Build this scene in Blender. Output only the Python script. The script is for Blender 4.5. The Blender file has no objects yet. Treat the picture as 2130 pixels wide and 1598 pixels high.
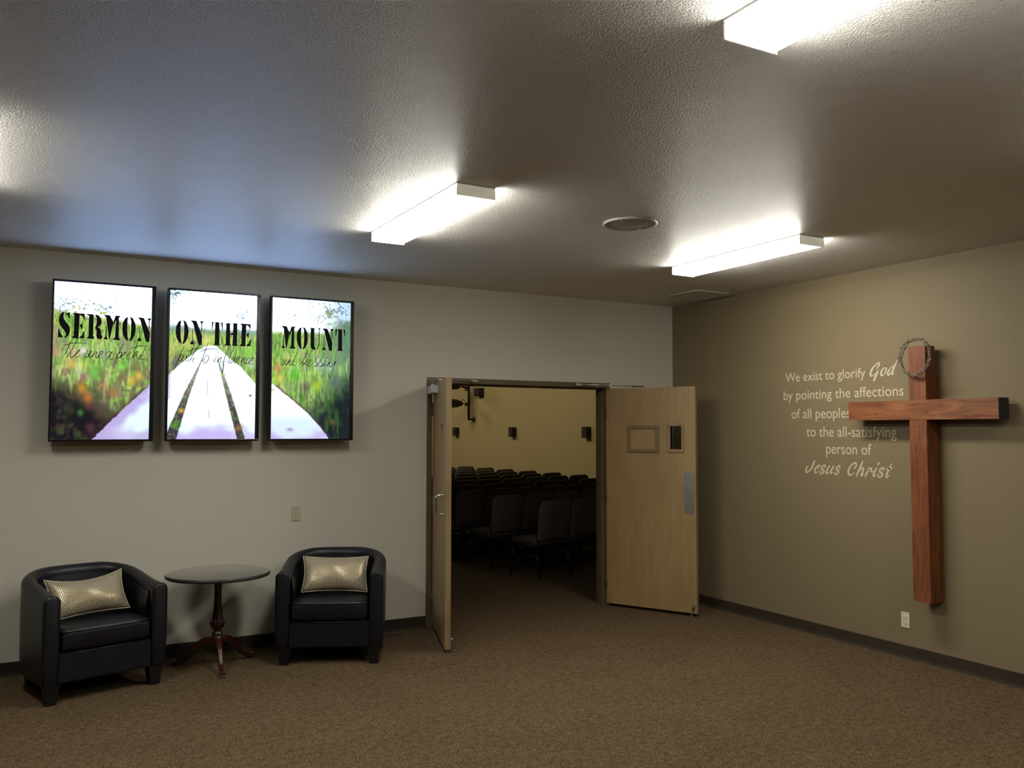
import bpy, bmesh, math, random
import numpy as np
from mathutils import Vector, Matrix

random.seed(7)
SC = bpy.context.scene
COL = SC.collection

# ------------------------------------------------------------------ camera, world, exposure
CAM_F, CAM_YAW, CAM_PITCH, CAM_ROLL = 1795.44, 0.5077, 0.0534, 0.0016     # focal length in pixels of a 2130 wide frame
CAM_POS = Vector((-5.8391, -7.0445, 1.7184))
_f = Vector((math.sin(CAM_YAW) * math.cos(CAM_PITCH), math.cos(CAM_YAW) * math.cos(CAM_PITCH), math.sin(CAM_PITCH)))
_r = Vector((math.cos(CAM_YAW), -math.sin(CAM_YAW), 0))
_u = _r.cross(_f)
_r2 = _r * math.cos(CAM_ROLL) + _u * math.sin(CAM_ROLL)
_u2 = -_r * math.sin(CAM_ROLL) + _u * math.cos(CAM_ROLL)
cam = bpy.data.cameras.new('camera')
cam.sensor_fit = 'HORIZONTAL'; cam.sensor_width = 36.0
cam.lens = CAM_F * 36.0 / 2130.0
cam.clip_start = 0.05; cam.clip_end = 200
camo = bpy.data.objects.new('camera', cam); COL.objects.link(camo)
M3 = Matrix((_r2, _u2, -_f)).transposed()
camo.matrix_world = Matrix.Translation(CAM_POS) @ M3.to_4x4()
SC.camera = camo

wd = bpy.data.worlds.new('world'); SC.world = wd; wd.use_nodes = True
wd.node_tree.nodes['Background'].inputs[0].default_value = (0.5, 0.45, 0.4, 1)
wd.node_tree.nodes['Background'].inputs[1].default_value = 0.0

vs = SC.view_settings
SC.display_settings.display_device = 'sRGB'
vs.view_transform = 'Standard'; vs.look = 'None'; vs.exposure = 0.0; vs.gamma = 1.0; vs.use_curve_mapping = False
SC.cycles.use_denoising = True
SC.cycles.max_bounces = 8; SC.cycles.diffuse_bounces = 5; SC.cycles.glossy_bounces = 3
SC.cycles.sample_clamp_indirect = 6.0
SC.cycles.caustics_reflective = False; SC.cycles.caustics_refractive = False

LENS_GLOW = 42.0                     # radiance of the fluorescent wraparound lenses
LENS_COL = (1.0, 0.965, 0.86)
SCREEN_GLOW = 1.0                    # radiance scale of the television pictures
HALL_WATT = 92.0                     # warm house lights of the hall beyond the doors

def area_light(name, loc, size, watt, colour, rot=(0, 0, 0)):
    l = bpy.data.lights.new(name, 'AREA'); l.shape = 'RECTANGLE'
    l.size, l.size_y = size; l.energy = watt; l.color = colour
    o = bpy.data.objects.new(name, l); COL.objects.link(o); o.location = loc; o.rotation_euler = rot
    return o
for _y in (8.5, 13.0, 17.5):
    area_light('hall_house_light', (0.6, _y, 4.85), (2.0, 1.2), HALL_WATT, (1.0, 0.86, 0.60), (0, math.radians(-38), 0))

# ------------------------------------------------------------------ helpers
def srgb(r, g, b):
    def c(v):
        v /= 255.0
        return v / 12.92 if v <= 0.04045 else ((v + 0.055) / 1.055) ** 2.4
    return (c(r), c(g), c(b))

def tag(o, label=None, cat=None, group=None, kind=None):
    if label: o['label'] = label
    if cat: o['category'] = cat
    if group: o['group'] = group
    if kind: o['kind'] = kind
    return o

def empty(name, loc=(0, 0, 0), rz=0.0):
    o = bpy.data.objects.new(name, None); o.empty_display_size = 0.1
    COL.objects.link(o); o.location = loc; o.rotation_euler = (0, 0, rz)
    return o

class MB:
    """Collects shapes, then links them as ONE mesh object."""
    def __init__(s): s.v = []; s.f = []; s.sm = []
    def add(s, vs, fs, smooth=False, M=None):
        b = len(s.v)
        for p in vs:
            s.v.append(tuple(M @ Vector(p)) if M is not None else tuple(p))
        for q in fs:
            s.f.append(tuple(i + b for i in q)); s.sm.append(smooth)
        return s
    def box(s, x0, x1, y0, y1, z0, z1, bev=0.0, M=None):
        if bev <= 0:
            vs = [(x0,y0,z0),(x1,y0,z0),(x1,y1,z0),(x0,y1,z0),(x0,y0,z1),(x1,y0,z1),(x1,y1,z1),(x0,y1,z1)]
            fs = [(0,3,2,1),(4,5,6,7),(0,1,5,4),(1,2,6,5),(2,3,7,6),(3,0,4,7)]
            return s.add(vs, fs, False, M)
        bm = bmesh.new()
        bmesh.ops.create_cube(bm, size=1.0)
        for v in bm.verts:
            v.co = Vector((x0 + (v.co.x + .5) * (x1 - x0), y0 + (v.co.y + .5) * (y1 - y0), z0 + (v.co.z + .5) * (z1 - z0)))
        bmesh.ops.bevel(bm, geom=list(bm.edges), offset=bev, segments=2, profile=0.6, affect='EDGES')
        bm.verts.index_update()
        vs = [v.co[:] for v in bm.verts]; fs = [[v.index for v in f.verts] for f in bm.faces]
        bm.free()
        return s.add(vs, fs, False, M)
    def lathe(s, prof, seg=32, M=None, cap=True):
        vs = []; fs = []
        n = len(prof)
        for r, z in prof:
            for k in range(seg):
                a = 2 * math.pi * k / seg
                vs.append((r * math.cos(a), r * math.sin(a), z))
        for i in range(n - 1):
            for k in range(seg):
                k2 = (k + 1) % seg
                fs.append((i * seg + k, i * seg + k2, (i + 1) * seg + k2, (i + 1) * seg + k))
        if cap:
            fs.append(tuple(range(seg))[::-1]); fs.append(tuple((n - 1) * seg + k for k in range(seg)))
        return s.add(vs, fs, True, M)
    def tube(s, pts, r, seg=8, closed=False, M=None, flat=1.0):
        """tube along pts; r number or list; flat squashes the section"""
        P = [Vector(p) for p in pts]; n = len(P)
        R = r if isinstance(r, (list, tuple)) else [r] * n
        vs = []; fs = []; up = Vector((0, 0, 1)); prev = None
        for i in range(n):
            a = P[(i - 1) % n] if (closed or i > 0) else P[i]
            b = P[(i + 1) % n] if (closed or i < n - 1) else P[i]
            t = (b - a).normalized()
            if prev is None:
                ref = up if abs(t.dot(up)) < 0.95 else Vector((1, 0, 0))
                x = t.cross(ref).normalized()
            else:
                x = (prev - t * prev.dot(t)).normalized()
            prev = x; y = t.cross(x)
            for k in range(seg):
                an = 2 * math.pi * k / seg
                vs.append(P[i] + (x * math.cos(an) + y * math.sin(an) * flat) * R[i])
        m = n if closed else n - 1
        for i in range(m):
            j = (i + 1) % n
            for k in range(seg):
                k2 = (k + 1) % seg
                fs.append((i * seg + k, j * seg + k, j * seg + k2, i * seg + k2))
        if not closed:
            fs.append(tuple(range(seg))); fs.append(tuple((n - 1) * seg + k for k in range(seg))[::-1])
        return s.add([tuple(v) for v in vs], fs, True, M)
    def build(s, name, mat, parent=None, kind=None, smooth_angle=None):
        me = bpy.data.meshes.new(name)
        me.from_pydata(s.v, [], s.f); me.update()
        bm = bmesh.new(); bm.from_mesh(me); bmesh.ops.recalc_face_normals(bm, faces=bm.faces); bm.to_mesh(me); bm.free()
        me.polygons.foreach_set('use_smooth', s.sm)
        if smooth_angle is not None:
            me.polygons.foreach_set('use_smooth', [True] * len(s.f))
            me.set_sharp_from_angle(angle=math.radians(smooth_angle))
        me.materials.append(mat)
        o = bpy.data.objects.new(name, me); COL.objects.link(o)
        if parent is not None: o.parent = parent
        if kind: o['kind'] = kind
        return o

def catmull(pts, n=5, closed=False):
    P = [np.array(p, float) for p in pts]; out = []
    m = len(P)
    for i in range(m if closed else m - 1):
        p0 = P[(i - 1) % m] if (closed or i > 0) else P[i]
        p1 = P[i]; p2 = P[(i + 1) % m]
        p3 = P[(i + 2) % m] if (closed or i + 2 < m) else p2
        for k in range(n):
            t = k / n
            out.append(0.5 * ((2 * p1) + (-p0 + p2) * t + (2 * p0 - 5 * p1 + 4 * p2 - p3) * t * t + (-p0 + 3 * p1 - 3 * p2 + p3) * t ** 3))
    if not closed: out.append(P[-1])
    return out

def copy_tree(o, parent=None):
    c = o.copy(); COL.objects.link(c)
    if parent is not None: c.parent = parent
    for ch in KIDS.get(o.name, ()): copy_tree(ch, c)
    return c
KIDS = {}
def note_kids(root):
    for o in list(COL.objects):
        if o.parent is not None: KIDS.setdefault(o.parent.name, [])
    for o in list(COL.objects):
        if o.parent is not None and o not in KIDS[o.parent.name]: KIDS[o.parent.name].append(o)

# ------------------------------------------------------------------ materials
def new_mat(name):
    m = bpy.data.materials.new(name); m.use_nodes = True
    nt = m.node_tree; b = nt.nodes['Principled BSDF']
    return m, nt, b

def mat(name, col, rough=0.6, metal=0.0, spec=0.5, col2=None, nscale=10.0, ndetail=4.0, stretch=None,
        bump=0.0, bscale=60.0, bdist=0.002, bdetail=2.0, contrast=(0.35, 0.65), coat=0.0, world=False):
    """Principled material, colour varied by noise between col and col2, relief from a second noise (metres)."""
    m, nt, b = new_mat(name); N = nt.nodes; L = nt.links
    b.inputs['Base Color'].default_value = (*col, 1)
    b.inputs['Roughness'].default_value = rough; b.inputs['Metallic'].default_value = metal
    b.inputs['Specular IOR Level'].default_value = spec
    b.inputs['Coat Weight'].default_value = coat
    if world:
        g = N.new('ShaderNodeNewGeometry'); src = g.outputs['Position']
    else:
        g = N.new('ShaderNodeTexCoord'); src = g.outputs['Object']
    if stretch:
        mp = N.new('ShaderNodeMapping'); mp.inputs['Scale'].default_value = stretch
        L.new(src, mp.inputs['Vector']); src2 = mp.outputs['Vector']
    else: src2 = src
    if col2 is not None:
        n = N.new('ShaderNodeTexNoise'); n.inputs['Scale'].default_value = nscale; n.inputs['Detail'].default_value = ndetail
        L.new(src2, n.inputs['Vector'])
        r = N.new('ShaderNodeValToRGB')
        r.color_ramp.elements[0].position = contrast[0]; r.color_ramp.elements[0].color = (*col, 1)
        r.color_ramp.elements[1].position = contrast[1]; r.color_ramp.elements[1].color = (*col2, 1)
        L.new(n.outputs['Fac'], r.inputs['Fac']); L.new(r.outputs['Color'], b.inputs['Base Color'])
    if bump > 0:
        n2 = N.new('ShaderNodeTexNoise'); n2.inputs['Scale'].default_value = bscale; n2.inputs['Detail'].default_value = bdetail
        L.new(src, n2.inputs['Vector'])
        bp = N.new('ShaderNodeBump'); bp.inputs['Strength'].default_value = bump; bp.inputs['Distance'].default_value = bdist
        L.new(n2.outputs['Fac'], bp.inputs['Height']); L.new(bp.outputs['Normal'], b.inputs['Normal'])
    return m

def emit_mat(name, col, strength):
    m = bpy.data.materials.new(name); m.use_nodes = True; nt = m.node_tree
    nt.nodes.clear()
    e = nt.nodes.new('ShaderNodeEmission'); e.inputs[0].default_value = (*col, 1); e.inputs[1].default_value = strength
    o = nt.nodes.new('ShaderNodeOutputMaterial'); nt.links.new(e.outputs[0], o.inputs[0])
    return m

def carpet_mat():
    m, nt, b = new_mat('brown_carpet'); N = nt.nodes; L = nt.links
    g = N.new('ShaderNodeNewGeometry')
    def noise(scale, detail, rough=0.6):
        n = N.new('ShaderNodeTexNoise'); n.inputs['Scale'].default_value = scale; n.inputs['Detail'].default_value = detail
        n.inputs['Roughness'].default_value = rough; L.new(g.outputs['Position'], n.inputs['Vector']); return n
    n1 = noise(75, 3, 0.7); n2 = noise(22, 3); n3 = noise(3.0, 2)
    def ramp(n, a, b2, p0, p1):
        r = N.new('ShaderNodeValToRGB'); e = r.color_ramp.elements
        e[0].position = p0; e[0].color = (*a, 1); e[1].position = p1; e[1].color = (*b2, 1)
        L.new(n.outputs['Fac'], r.inputs['Fac']); return r
    r1 = ramp(n1, (0.054, 0.0355, 0.0188), (0.154, 0.112, 0.065), 0.36, 0.66)
    r2 = ramp(n2, (0.72, 0.70, 0.68), (1.22, 1.2, 1.16), 0.3, 0.7)
    r3 = ramp(n3, (0.93, 0.93, 0.93), (1.07, 1.06, 1.05), 0.3, 0.7)
    def mul(a, b2):
        x = N.new('ShaderNodeMix'); x.data_type = 'RGBA'; x.blend_type = 'MULTIPLY'; x.inputs['Factor'].default_value = 1
        L.new(a, x.inputs['A']); L.new(b2, x.inputs['B']); return x.outputs['Result']
    c = mul(mul(r1.outputs['Color'], r2.outputs['Color']), r3.outputs['Color'])
    L.new(c, b.inputs['Base Color'])
    b.inputs['Roughness'].default_value = 1.0; b.inputs['Specular IOR Level'].default_value = 0.05
    bp = N.new('ShaderNodeBump'); bp.inputs['Strength'].default_value = 0.9; bp.inputs['Distance'].default_value = 0.006
    L.new(n1.outputs['Fac'], bp.inputs['Height']); L.new(bp.outputs['Normal'], b.inputs['Normal'])
    return m

def plaster_mat(name, col, rough, bump, scale, dist, spec=0.4):
    """painted plaster with orange-peel texture"""
    m, nt, b = new_mat(name); N = nt.nodes; L = nt.links
    b.inputs['Base Color'].default_value = (*col, 1); b.inputs['Roughness'].default_value = rough
    b.inputs['Specular IOR Level'].default_value = spec
    g = N.new('ShaderNodeNewGeometry')
    n = N.new('ShaderNodeTexNoise'); n.inputs['Scale'].default_value = scale; n.inputs['Detail'].default_value = 2.0
    L.new(g.outputs['Position'], n.inputs['Vector'])
    r = N.new('ShaderNodeMapRange'); r.interpolation_type = 'SMOOTHSTEP'
    r.inputs['From Min'].default_value = 0.40; r.inputs['From Max'].default_value = 0.64
    L.new(n.outputs['Fac'], r.inputs['Value'])
    n2 = N.new('ShaderNodeTexNoise'); n2.inputs['Scale'].default_value = scale * 3.1; n2.inputs['Detail'].default_value = 1.0
    L.new(g.outputs['Position'], n2.inputs['Vector'])
    ad = N.new('ShaderNodeMath'); ad.operation = 'MULTIPLY_ADD'; ad.inputs[1].default_value = 0.25
    L.new(n2.outputs['Fac'], ad.inputs[0]); L.new(r.outputs['Result'], ad.inputs[2])
    bp = N.new('ShaderNodeBump'); bp.inputs['Strength'].default_value = bump; bp.inputs['Distance'].default_value = dist
    L.new(ad.outputs[0], bp.inputs['Height']); L.new(bp.outputs['Normal'], b.inputs['Normal'])
    return m

def sequin_mat():
    """champagne cloth covered in a hexagonal array of small metallic discs"""
    m, nt, b = new_mat('sequin_cloth'); N = nt.nodes; L = nt.links
    tc = N.new('ShaderNodeTexCoord'); sep = N.new('ShaderNodeSeparateXYZ'); L.new(tc.outputs['Object'], sep.inputs[0])
    P = 0.0138
    def M(op, a, b2=None):
        n = N.new('ShaderNodeMath'); n.operation = op
        for i, v in enumerate((a, b2)):
            if v is None: continue
            if isinstance(v, (int, float)): n.inputs[i].default_value = v
            else: L.new(v, n.inputs[i])
        return n.outputs[0]
    def grid(ox, oz):
        x = M('SUBTRACT', M('FRACT', M('ADD', M('DIVIDE', sep.outputs['X'], P), ox + 100)), 0.5)
        z = M('MULTIPLY', M('SUBTRACT', M('FRACT', M('ADD', M('DIVIDE', sep.outputs['Z'], P * 1.732), oz + 100)), 0.5), 1.732)
        return M('SQRT', M('ADD', M('MULTIPLY', x, x), M('MULTIPLY', z, z)))
    d = M('MINIMUM', grid(0, 0), grid(0.5, 0.5))
    disc = M('LESS_THAN', d, 0.29)
    mx = N.new('ShaderNodeMix'); mx.data_type = 'RGBA'; L.new(disc, mx.inputs['Factor'])
    mx.inputs['A'].default_value = (0.36, 0.30, 0.20, 1); mx.inputs['B'].default_value = (0.46, 0.39, 0.26, 1)
    L.new(mx.outputs['Result'], b.inputs['Base Color'])
    L.new(disc, b.inputs['Metallic'])
    L.new(M('MULTIPLY_ADD', disc, -0.62) if False else M('SUBTRACT', 0.85, M('MULTIPLY', disc, 0.52)), b.inputs['Roughness'])
    bp = N.new('ShaderNodeBump'); bp.inputs['Strength'].default_value = 0.35; bp.inputs['Distance'].default_value = 0.001
    L.new(disc, bp.inputs['Height']); L.new(bp.outputs['Normal'], b.inputs['Normal'])
    return m

def wood_mat(name, c1, c2, rough=0.5, axis='Z', scale=6.0, knots=None, coat=0.0, c3=None):
    m, nt, b = new_mat(name); N = nt.nodes; L = nt.links
    tc = N.new('ShaderNodeTexCoord'); mp = N.new('ShaderNodeMapping')
    st = {'X': (0.12, 1, 1), 'Y': (1, 0.12, 1), 'Z': (1, 1, 0.12)}[axis]
    mp.inputs['Scale'].default_value = st; L.new(tc.outputs['Object'], mp.inputs['Vector'])
    n = N.new('ShaderNodeTexNoise'); n.inputs['Scale'].default_value = scale * 4; n.inputs['Detail'].default_value = 6; n.inputs['Distortion'].default_value = 0.6
    L.new(mp.outputs['Vector'], n.inputs['Vector'])
    r = N.new('ShaderNodeValToRGB'); e = r.color_ramp.elements
    e[0].position = 0.3; e[0].color = (*c1, 1); e[1].position = 0.68; e[1].color = (*c2, 1)
    L.new(n.outputs['Fac'], r.inputs['Fac'])
    out = r.outputs['Color']
    def mul(a, fac_socket, colr):
        x = N.new('ShaderNodeMix'); x.data_type = 'RGBA'
        L.new(fac_socket, x.inputs['Factor']); L.new(a, x.inputs['A']); x.inputs['B'].default_value = (*colr, 1)
        return x.outputs['Result']
    n2 = N.new('ShaderNodeTexNoise'); n2.inputs['Scale'].default_value = 2.2; n2.inputs['Detail'].default_value = 2
    L.new(tc.outputs['Object'], n2.inputs['Vector'])
    mr = N.new('ShaderNodeMapRange'); mr.inputs['From Min'].default_value = 0.45; mr.inputs['From Max'].default_value = 0.75
    mr.inputs['To Max'].default_value = 0.5
    L.new(n2.outputs['Fac'], mr.inputs['Value'])
    out = mul(out, mr.outputs['Result'], c3 or tuple(v * 0.7 for v in c1))
    if knots:                                             # knots in the timber: (x, y, z, radius) in the object's own space
        acc = None
        nz = N.new('ShaderNodeTexNoise'); nz.inputs['Scale'].default_value = 45; L.new(tc.outputs['Object'], nz.inputs['Vector'])
        for kn in knots:
            kx, ky, kz, kr = kn[:4]; el = kn[4] if len(kn) > 4 else 1.7
            d = N.new('ShaderNodeVectorMath'); d.operation = 'SUBTRACT'; L.new(tc.outputs['Object'], d.inputs[0]); d.inputs[1].default_value = (kx, ky, kz)
            sc_ = N.new('ShaderNodeVectorMath'); sc_.operation = 'MULTIPLY'; L.new(d.outputs[0], sc_.inputs[0])
            sc_.inputs[1].default_value = (0.5, 1.0, 1 / el) if axis == 'Z' else (0.5, 1 / el, 1.0)
            ln = N.new('ShaderNodeVectorMath'); ln.operation = 'LENGTH'; L.new(sc_.outputs[0], ln.inputs[0])
            ad = N.new('ShaderNodeMath'); ad.operation = 'MULTIPLY_ADD'; L.new(nz.outputs['Fac'], ad.inputs[0]); ad.inputs[1].default_value = kr * 0.8; L.new(ln.outputs['Value'], ad.inputs[2])
            k = N.new('ShaderNodeMapRange'); k.interpolation_type = 'SMOOTHSTEP'
            k.inputs['From Min'].default_value = kr * 0.5; k.inputs['From Max'].default_value = kr * 1.6
            k.inputs['To Min'].default_value = 0.6; k.inputs['To Max'].default_value = 0.0
            L.new(ad.outputs[0], k.inputs['Value'])
            if acc is None: acc = k.outputs['Result']
            else:
                mxn = N.new('ShaderNodeMath'); mxn.operation = 'MAXIMUM'; L.new(acc, mxn.inputs[0]); L.new(k.outputs['Result'], mxn.inputs[1]); acc = mxn.outputs[0]
        out = mul(out, acc, tuple(v2 * 0.3 for v2 in c1))
    L.new(out, b.inputs['Base Color'])
    b.inputs['Roughness'].default_value = rough; b.inputs['Coat Weight'].default_value = coat
    bp = N.new('ShaderNodeBump'); bp.inputs['Strength'].default_value = 0.15; bp.inputs['Distance'].default_value = 0.001
    L.new(n.outputs['Fac'], bp.inputs['Height']); L.new(bp.outputs['Normal'], b.inputs['Normal'])
    return m

K = {}
K['carpet'] = carpet_mat()
K['ceiling'] = plaster_mat('orange_peel_ceiling', (0.80, 0.77, 0.73), 0.37, 0.85, 145, 0.0034, 0.5)
K['wall'] = plaster_mat('beige_wall_paint', (0.68, 0.655, 0.555), 0.55, 0.22, 120, 0.002)
K['accent'] = plaster_mat('taupe_wall_paint', (0.200, 0.158, 0.090), 0.6, 0.16, 120, 0.002, 0.3)
K['hallwall'] = plaster_mat('yellow_hall_paint', (0.50, 0.41, 0.21), 0.75, 0.2, 60, 0.002)
K['hallceil'] = mat('hall_ceiling_paint', (0.2, 0.18, 0.15), 0.9)
K['base'] = mat('dark_vinyl_base', (0.036, 0.027, 0.019), 0.65, spec=0.12, col2=(0.046, 0.035, 0.025), nscale=8)
K['frame'] = mat('brown_frame_paint', (0.125, 0.089, 0.050), 0.5, spec=0.3, col2=(0.140, 0.101, 0.058), nscale=5)
K['maple'] = wood_mat('maple_veneer', (0.265, 0.172, 0.076), (0.335, 0.228, 0.106), 0.42, 'Z', 5.0, c3=(0.25, 0.16, 0.07))
K['moulding'] = wood_mat('stained_moulding', (0.165, 0.108, 0.048), (0.205, 0.136, 0.062), 0.45, 'Z', 5.0)
K['maple_edge'] = wood_mat('maple_edge_band', (0.215, 0.145, 0.070), (0.275, 0.19, 0.095), 0.5, 'Z', 5.0)
K['steel'] = mat('brushed_steel', (0.52, 0.54, 0.56), 0.34, 1.0, col2=(0.60, 0.61, 0.62), nscale=90, stretch=(1, 1, 0.06))
K['chrome'] = mat('chrome', (0.75, 0.75, 0.74), 0.16, 1.0)
K['closer'] = mat('silver_closer_paint', (0.48, 0.49, 0.47), 0.35, 0.2)
K['whitemetal'] = mat('white_enamel', (0.72, 0.71, 0.67), 0.4, 0.0, bump=0.05)
def tube_lens_mat(name, strength):
    """lens over fluorescent tubes: like the tubes, it sends most light square to its length and little past its ends"""
    m = emit_mat(name, LENS_COL, strength); nt = m.node_tree; N = nt.nodes; L = nt.links
    g = N.new('ShaderNodeNewGeometry'); s = N.new('ShaderNodeSeparateXYZ'); L.new(g.outputs['Incoming'], s.inputs[0])
    q = N.new('ShaderNodeMath'); q.operation = 'MULTIPLY'; L.new(s.outputs['Y'], q.inputs[0]); L.new(s.outputs['Y'], q.inputs[1])
    o = N.new('ShaderNodeMath'); o.operation = 'MULTIPLY_ADD'; L.new(q.outputs[0], o.inputs[0]); o.inputs[1].default_value = -strength * 0.72; o.inputs[2].default_value = strength
    L.new(o.outputs[0], N['Emission'].inputs['Strength'])
    return m
K['lens'] = tube_lens_mat('lit_acrylic_lens', LENS_GLOW)
def cap_mat():
    """milky plastic end cap: a little of the tube light passes through"""
    m, nt, b = new_mat('milky_end_cap'); N = nt.nodes; L = nt.links
    b.inputs['Base Color'].default_value = (0.72, 0.71, 0.67, 1); b.inputs['Roughness'].default_value = 0.4
    tr = N.new('ShaderNodeBsdfTranslucent'); tr.inputs[0].default_value = (1, .98, .92, 1)
    mx = N.new('ShaderNodeMixShader'); mx.inputs[0].default_value = 0.085
    L.new(b.outputs[0], mx.inputs[1]); L.new(tr.outputs[0], mx.inputs[2]); L.new(mx.outputs[0], N['Material Output'].inputs['Surface'])
    return m
K['cap'] = cap_mat()
K['lens_side'] = tube_lens_mat('lit_clear_lens_side', LENS_GLOW * 1.3)
K['plastic_black'] = mat('black_gloss_plastic', (0.008, 0.008, 0.010), 0.25, bump=0.02, bscale=300, bdist=0.0003)
K['plastic_mat'] = mat('black_matte_plastic', (0.012, 0.012, 0.012), 0.6)
K['ink'] = mat('black_print', (0.006, 0.004, 0.004), 0.5, spec=0.2)
K['inkpurple'] = mat('purple_black_print', (0.03, 0.008, 0.06), 0.5, spec=0.2)
K['leather'] = mat('navy_black_leather', (0.0050, 0.0050, 0.0080), 0.40, spec=0.42, col2=(0.0072, 0.0072, 0.0115), nscale=6, bump=0.25, bscale=170, bdist=0.0012, bdetail=3)
K['blackwood'] = mat('black_lacquered_wood', (0.006, 0.0055, 0.006), 0.45, spec=0.35, col2=(0.009, 0.008, 0.009), nscale=20, stretch=(1, 1, 0.1))
K['sequin'] = sequin_mat()
K['tabletop'] = wood_mat('espresso_laminate', (0.020, 0.018, 0.014), (0.030, 0.027, 0.021), 0.16, 'X', 5.0, coat=1.0)
K['cherry'] = wood_mat('cherry_lacquer', (0.034, 0.008, 0.005), (0.058, 0.014, 0.008), 0.2, 'Z', 7.0, coat=0.6)
K['espresso'] = wood_mat('dark_turned_wood', (0.026, 0.011, 0.007), (0.040, 0.016, 0.010), 0.3, 'Z', 7.0, coat=0.3)
K['cedar_v'] = wood_mat('stained_timber_upright', (0.105, 0.027, 0.0062), (0.235, 0.074, 0.019), 0.55, 'Z', 9.0, c3=(0.11, 0.023, 0.007),
    knots=[(-.160, -.035, 1.285, .013, .8), (-.160, .015, 1.29, .011, .6), (-.160, -.018, 1.72, .007, 1), (-.160, .010, 1.722, .008, 1), (-.160, .0, .30, .006, 26), (-.160, .012, .62, .005, 22), (-.160, -.03, .52, .010, 2.5), (-.160, .03, .95, .007, 9), (-.160, -.02, .12, .009, 6)])
K['cedar_h'] = wood_mat('stained_timber_crossbar', (0.125, 0.034, 0.008), (0.275, 0.102, 0.030), 0.55, 'Y', 9.0, c3=(0.12, 0.027, 0.008),
    knots=[(-.162, -.095, 1.395, .015), (-.162, -.088, 1.455, .012, .6), (-.162, .335, 1.385, .011), (-.162, .300, 1.462, .013), (-.162, -.375, 1.415, .010), (-.162, -.385, 1.462, .014, .8), (-.162, -.40, 1.36, .012, .8), (-.162, -.20, 1.43, .005), (-.162, .57, 1.44, .005, 12), (-.162, .56, 1.37, .006, 10), (-.162, -.56, 1.43, .004, 14), (-.162, -.55, 1.39, .004, 12), (-.162, -.57, 1.46, .004, 10)])
K['charred'] = mat('dark_end_grain', (0.012, 0.010, 0.011), 0.7, col2=(0.02, 0.016, 0.015), nscale=60)
K['twig'] = mat('dry_thorn_twig', (0.10, 0.075, 0.045), 0.8, col2=(0.25, 0.205, 0.14), nscale=40)
K['vinyl'] = mat('cream_vinyl_lettering', (0.56, 0.50, 0.355), 0.55)
K['ivory'] = mat('ivory_plastic', (0.58, 0.53, 0.38), 0.35)
K['white_plastic'] = mat('white_plastic', (0.68, 0.63, 0.45), 0.35)
K['slot'] = mat('dark_slot', (0.02, 0.02, 0.018), 0.6)
K['bronze'] = mat('brown_register_metal', (0.075, 0.055, 0.038), 0.5, 0.2)
K['offwhite'] = mat('painted_ceiling_metal', (0.52, 0.50, 0.46), 0.35)
K['grille'] = mat('speaker_grille', (0.40, 0.385, 0.35), 0.55, bump=0.3, bscale=500, bdist=0.0008)
K['hall_cloth'] = mat('taupe_chair_cloth', (0.075, 0.061, 0.046), 0.95, spec=0.1, col2=(0.098, 0.080, 0.062), nscale=120, bump=0.3, bscale=400, bdist=0.001)
K['hall_metal'] = mat('dark_chair_tube', (0.02, 0.02, 0.024), 0.35, 0.6)
K['stage_black'] = mat('stage_black_paint', (0.010, 0.010, 0.010), 0.5)
K['speaker_brown'] = mat('dark_brown_speaker_cloth', (0.035, 0.024, 0.018), 0.8)
def glass_mat():
    m, nt, b = new_mat('vision_glass')
    b.inputs['Base Color'].default_value = (0.55, 0.60, 0.58, 1); b.inputs['Roughness'].default_value = 0.03
    b.inputs['Transmission Weight'].default_value = 1.0; b.inputs['IOR'].default_value = 1.45
    return m
K['glass'] = glass_mat()

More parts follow.
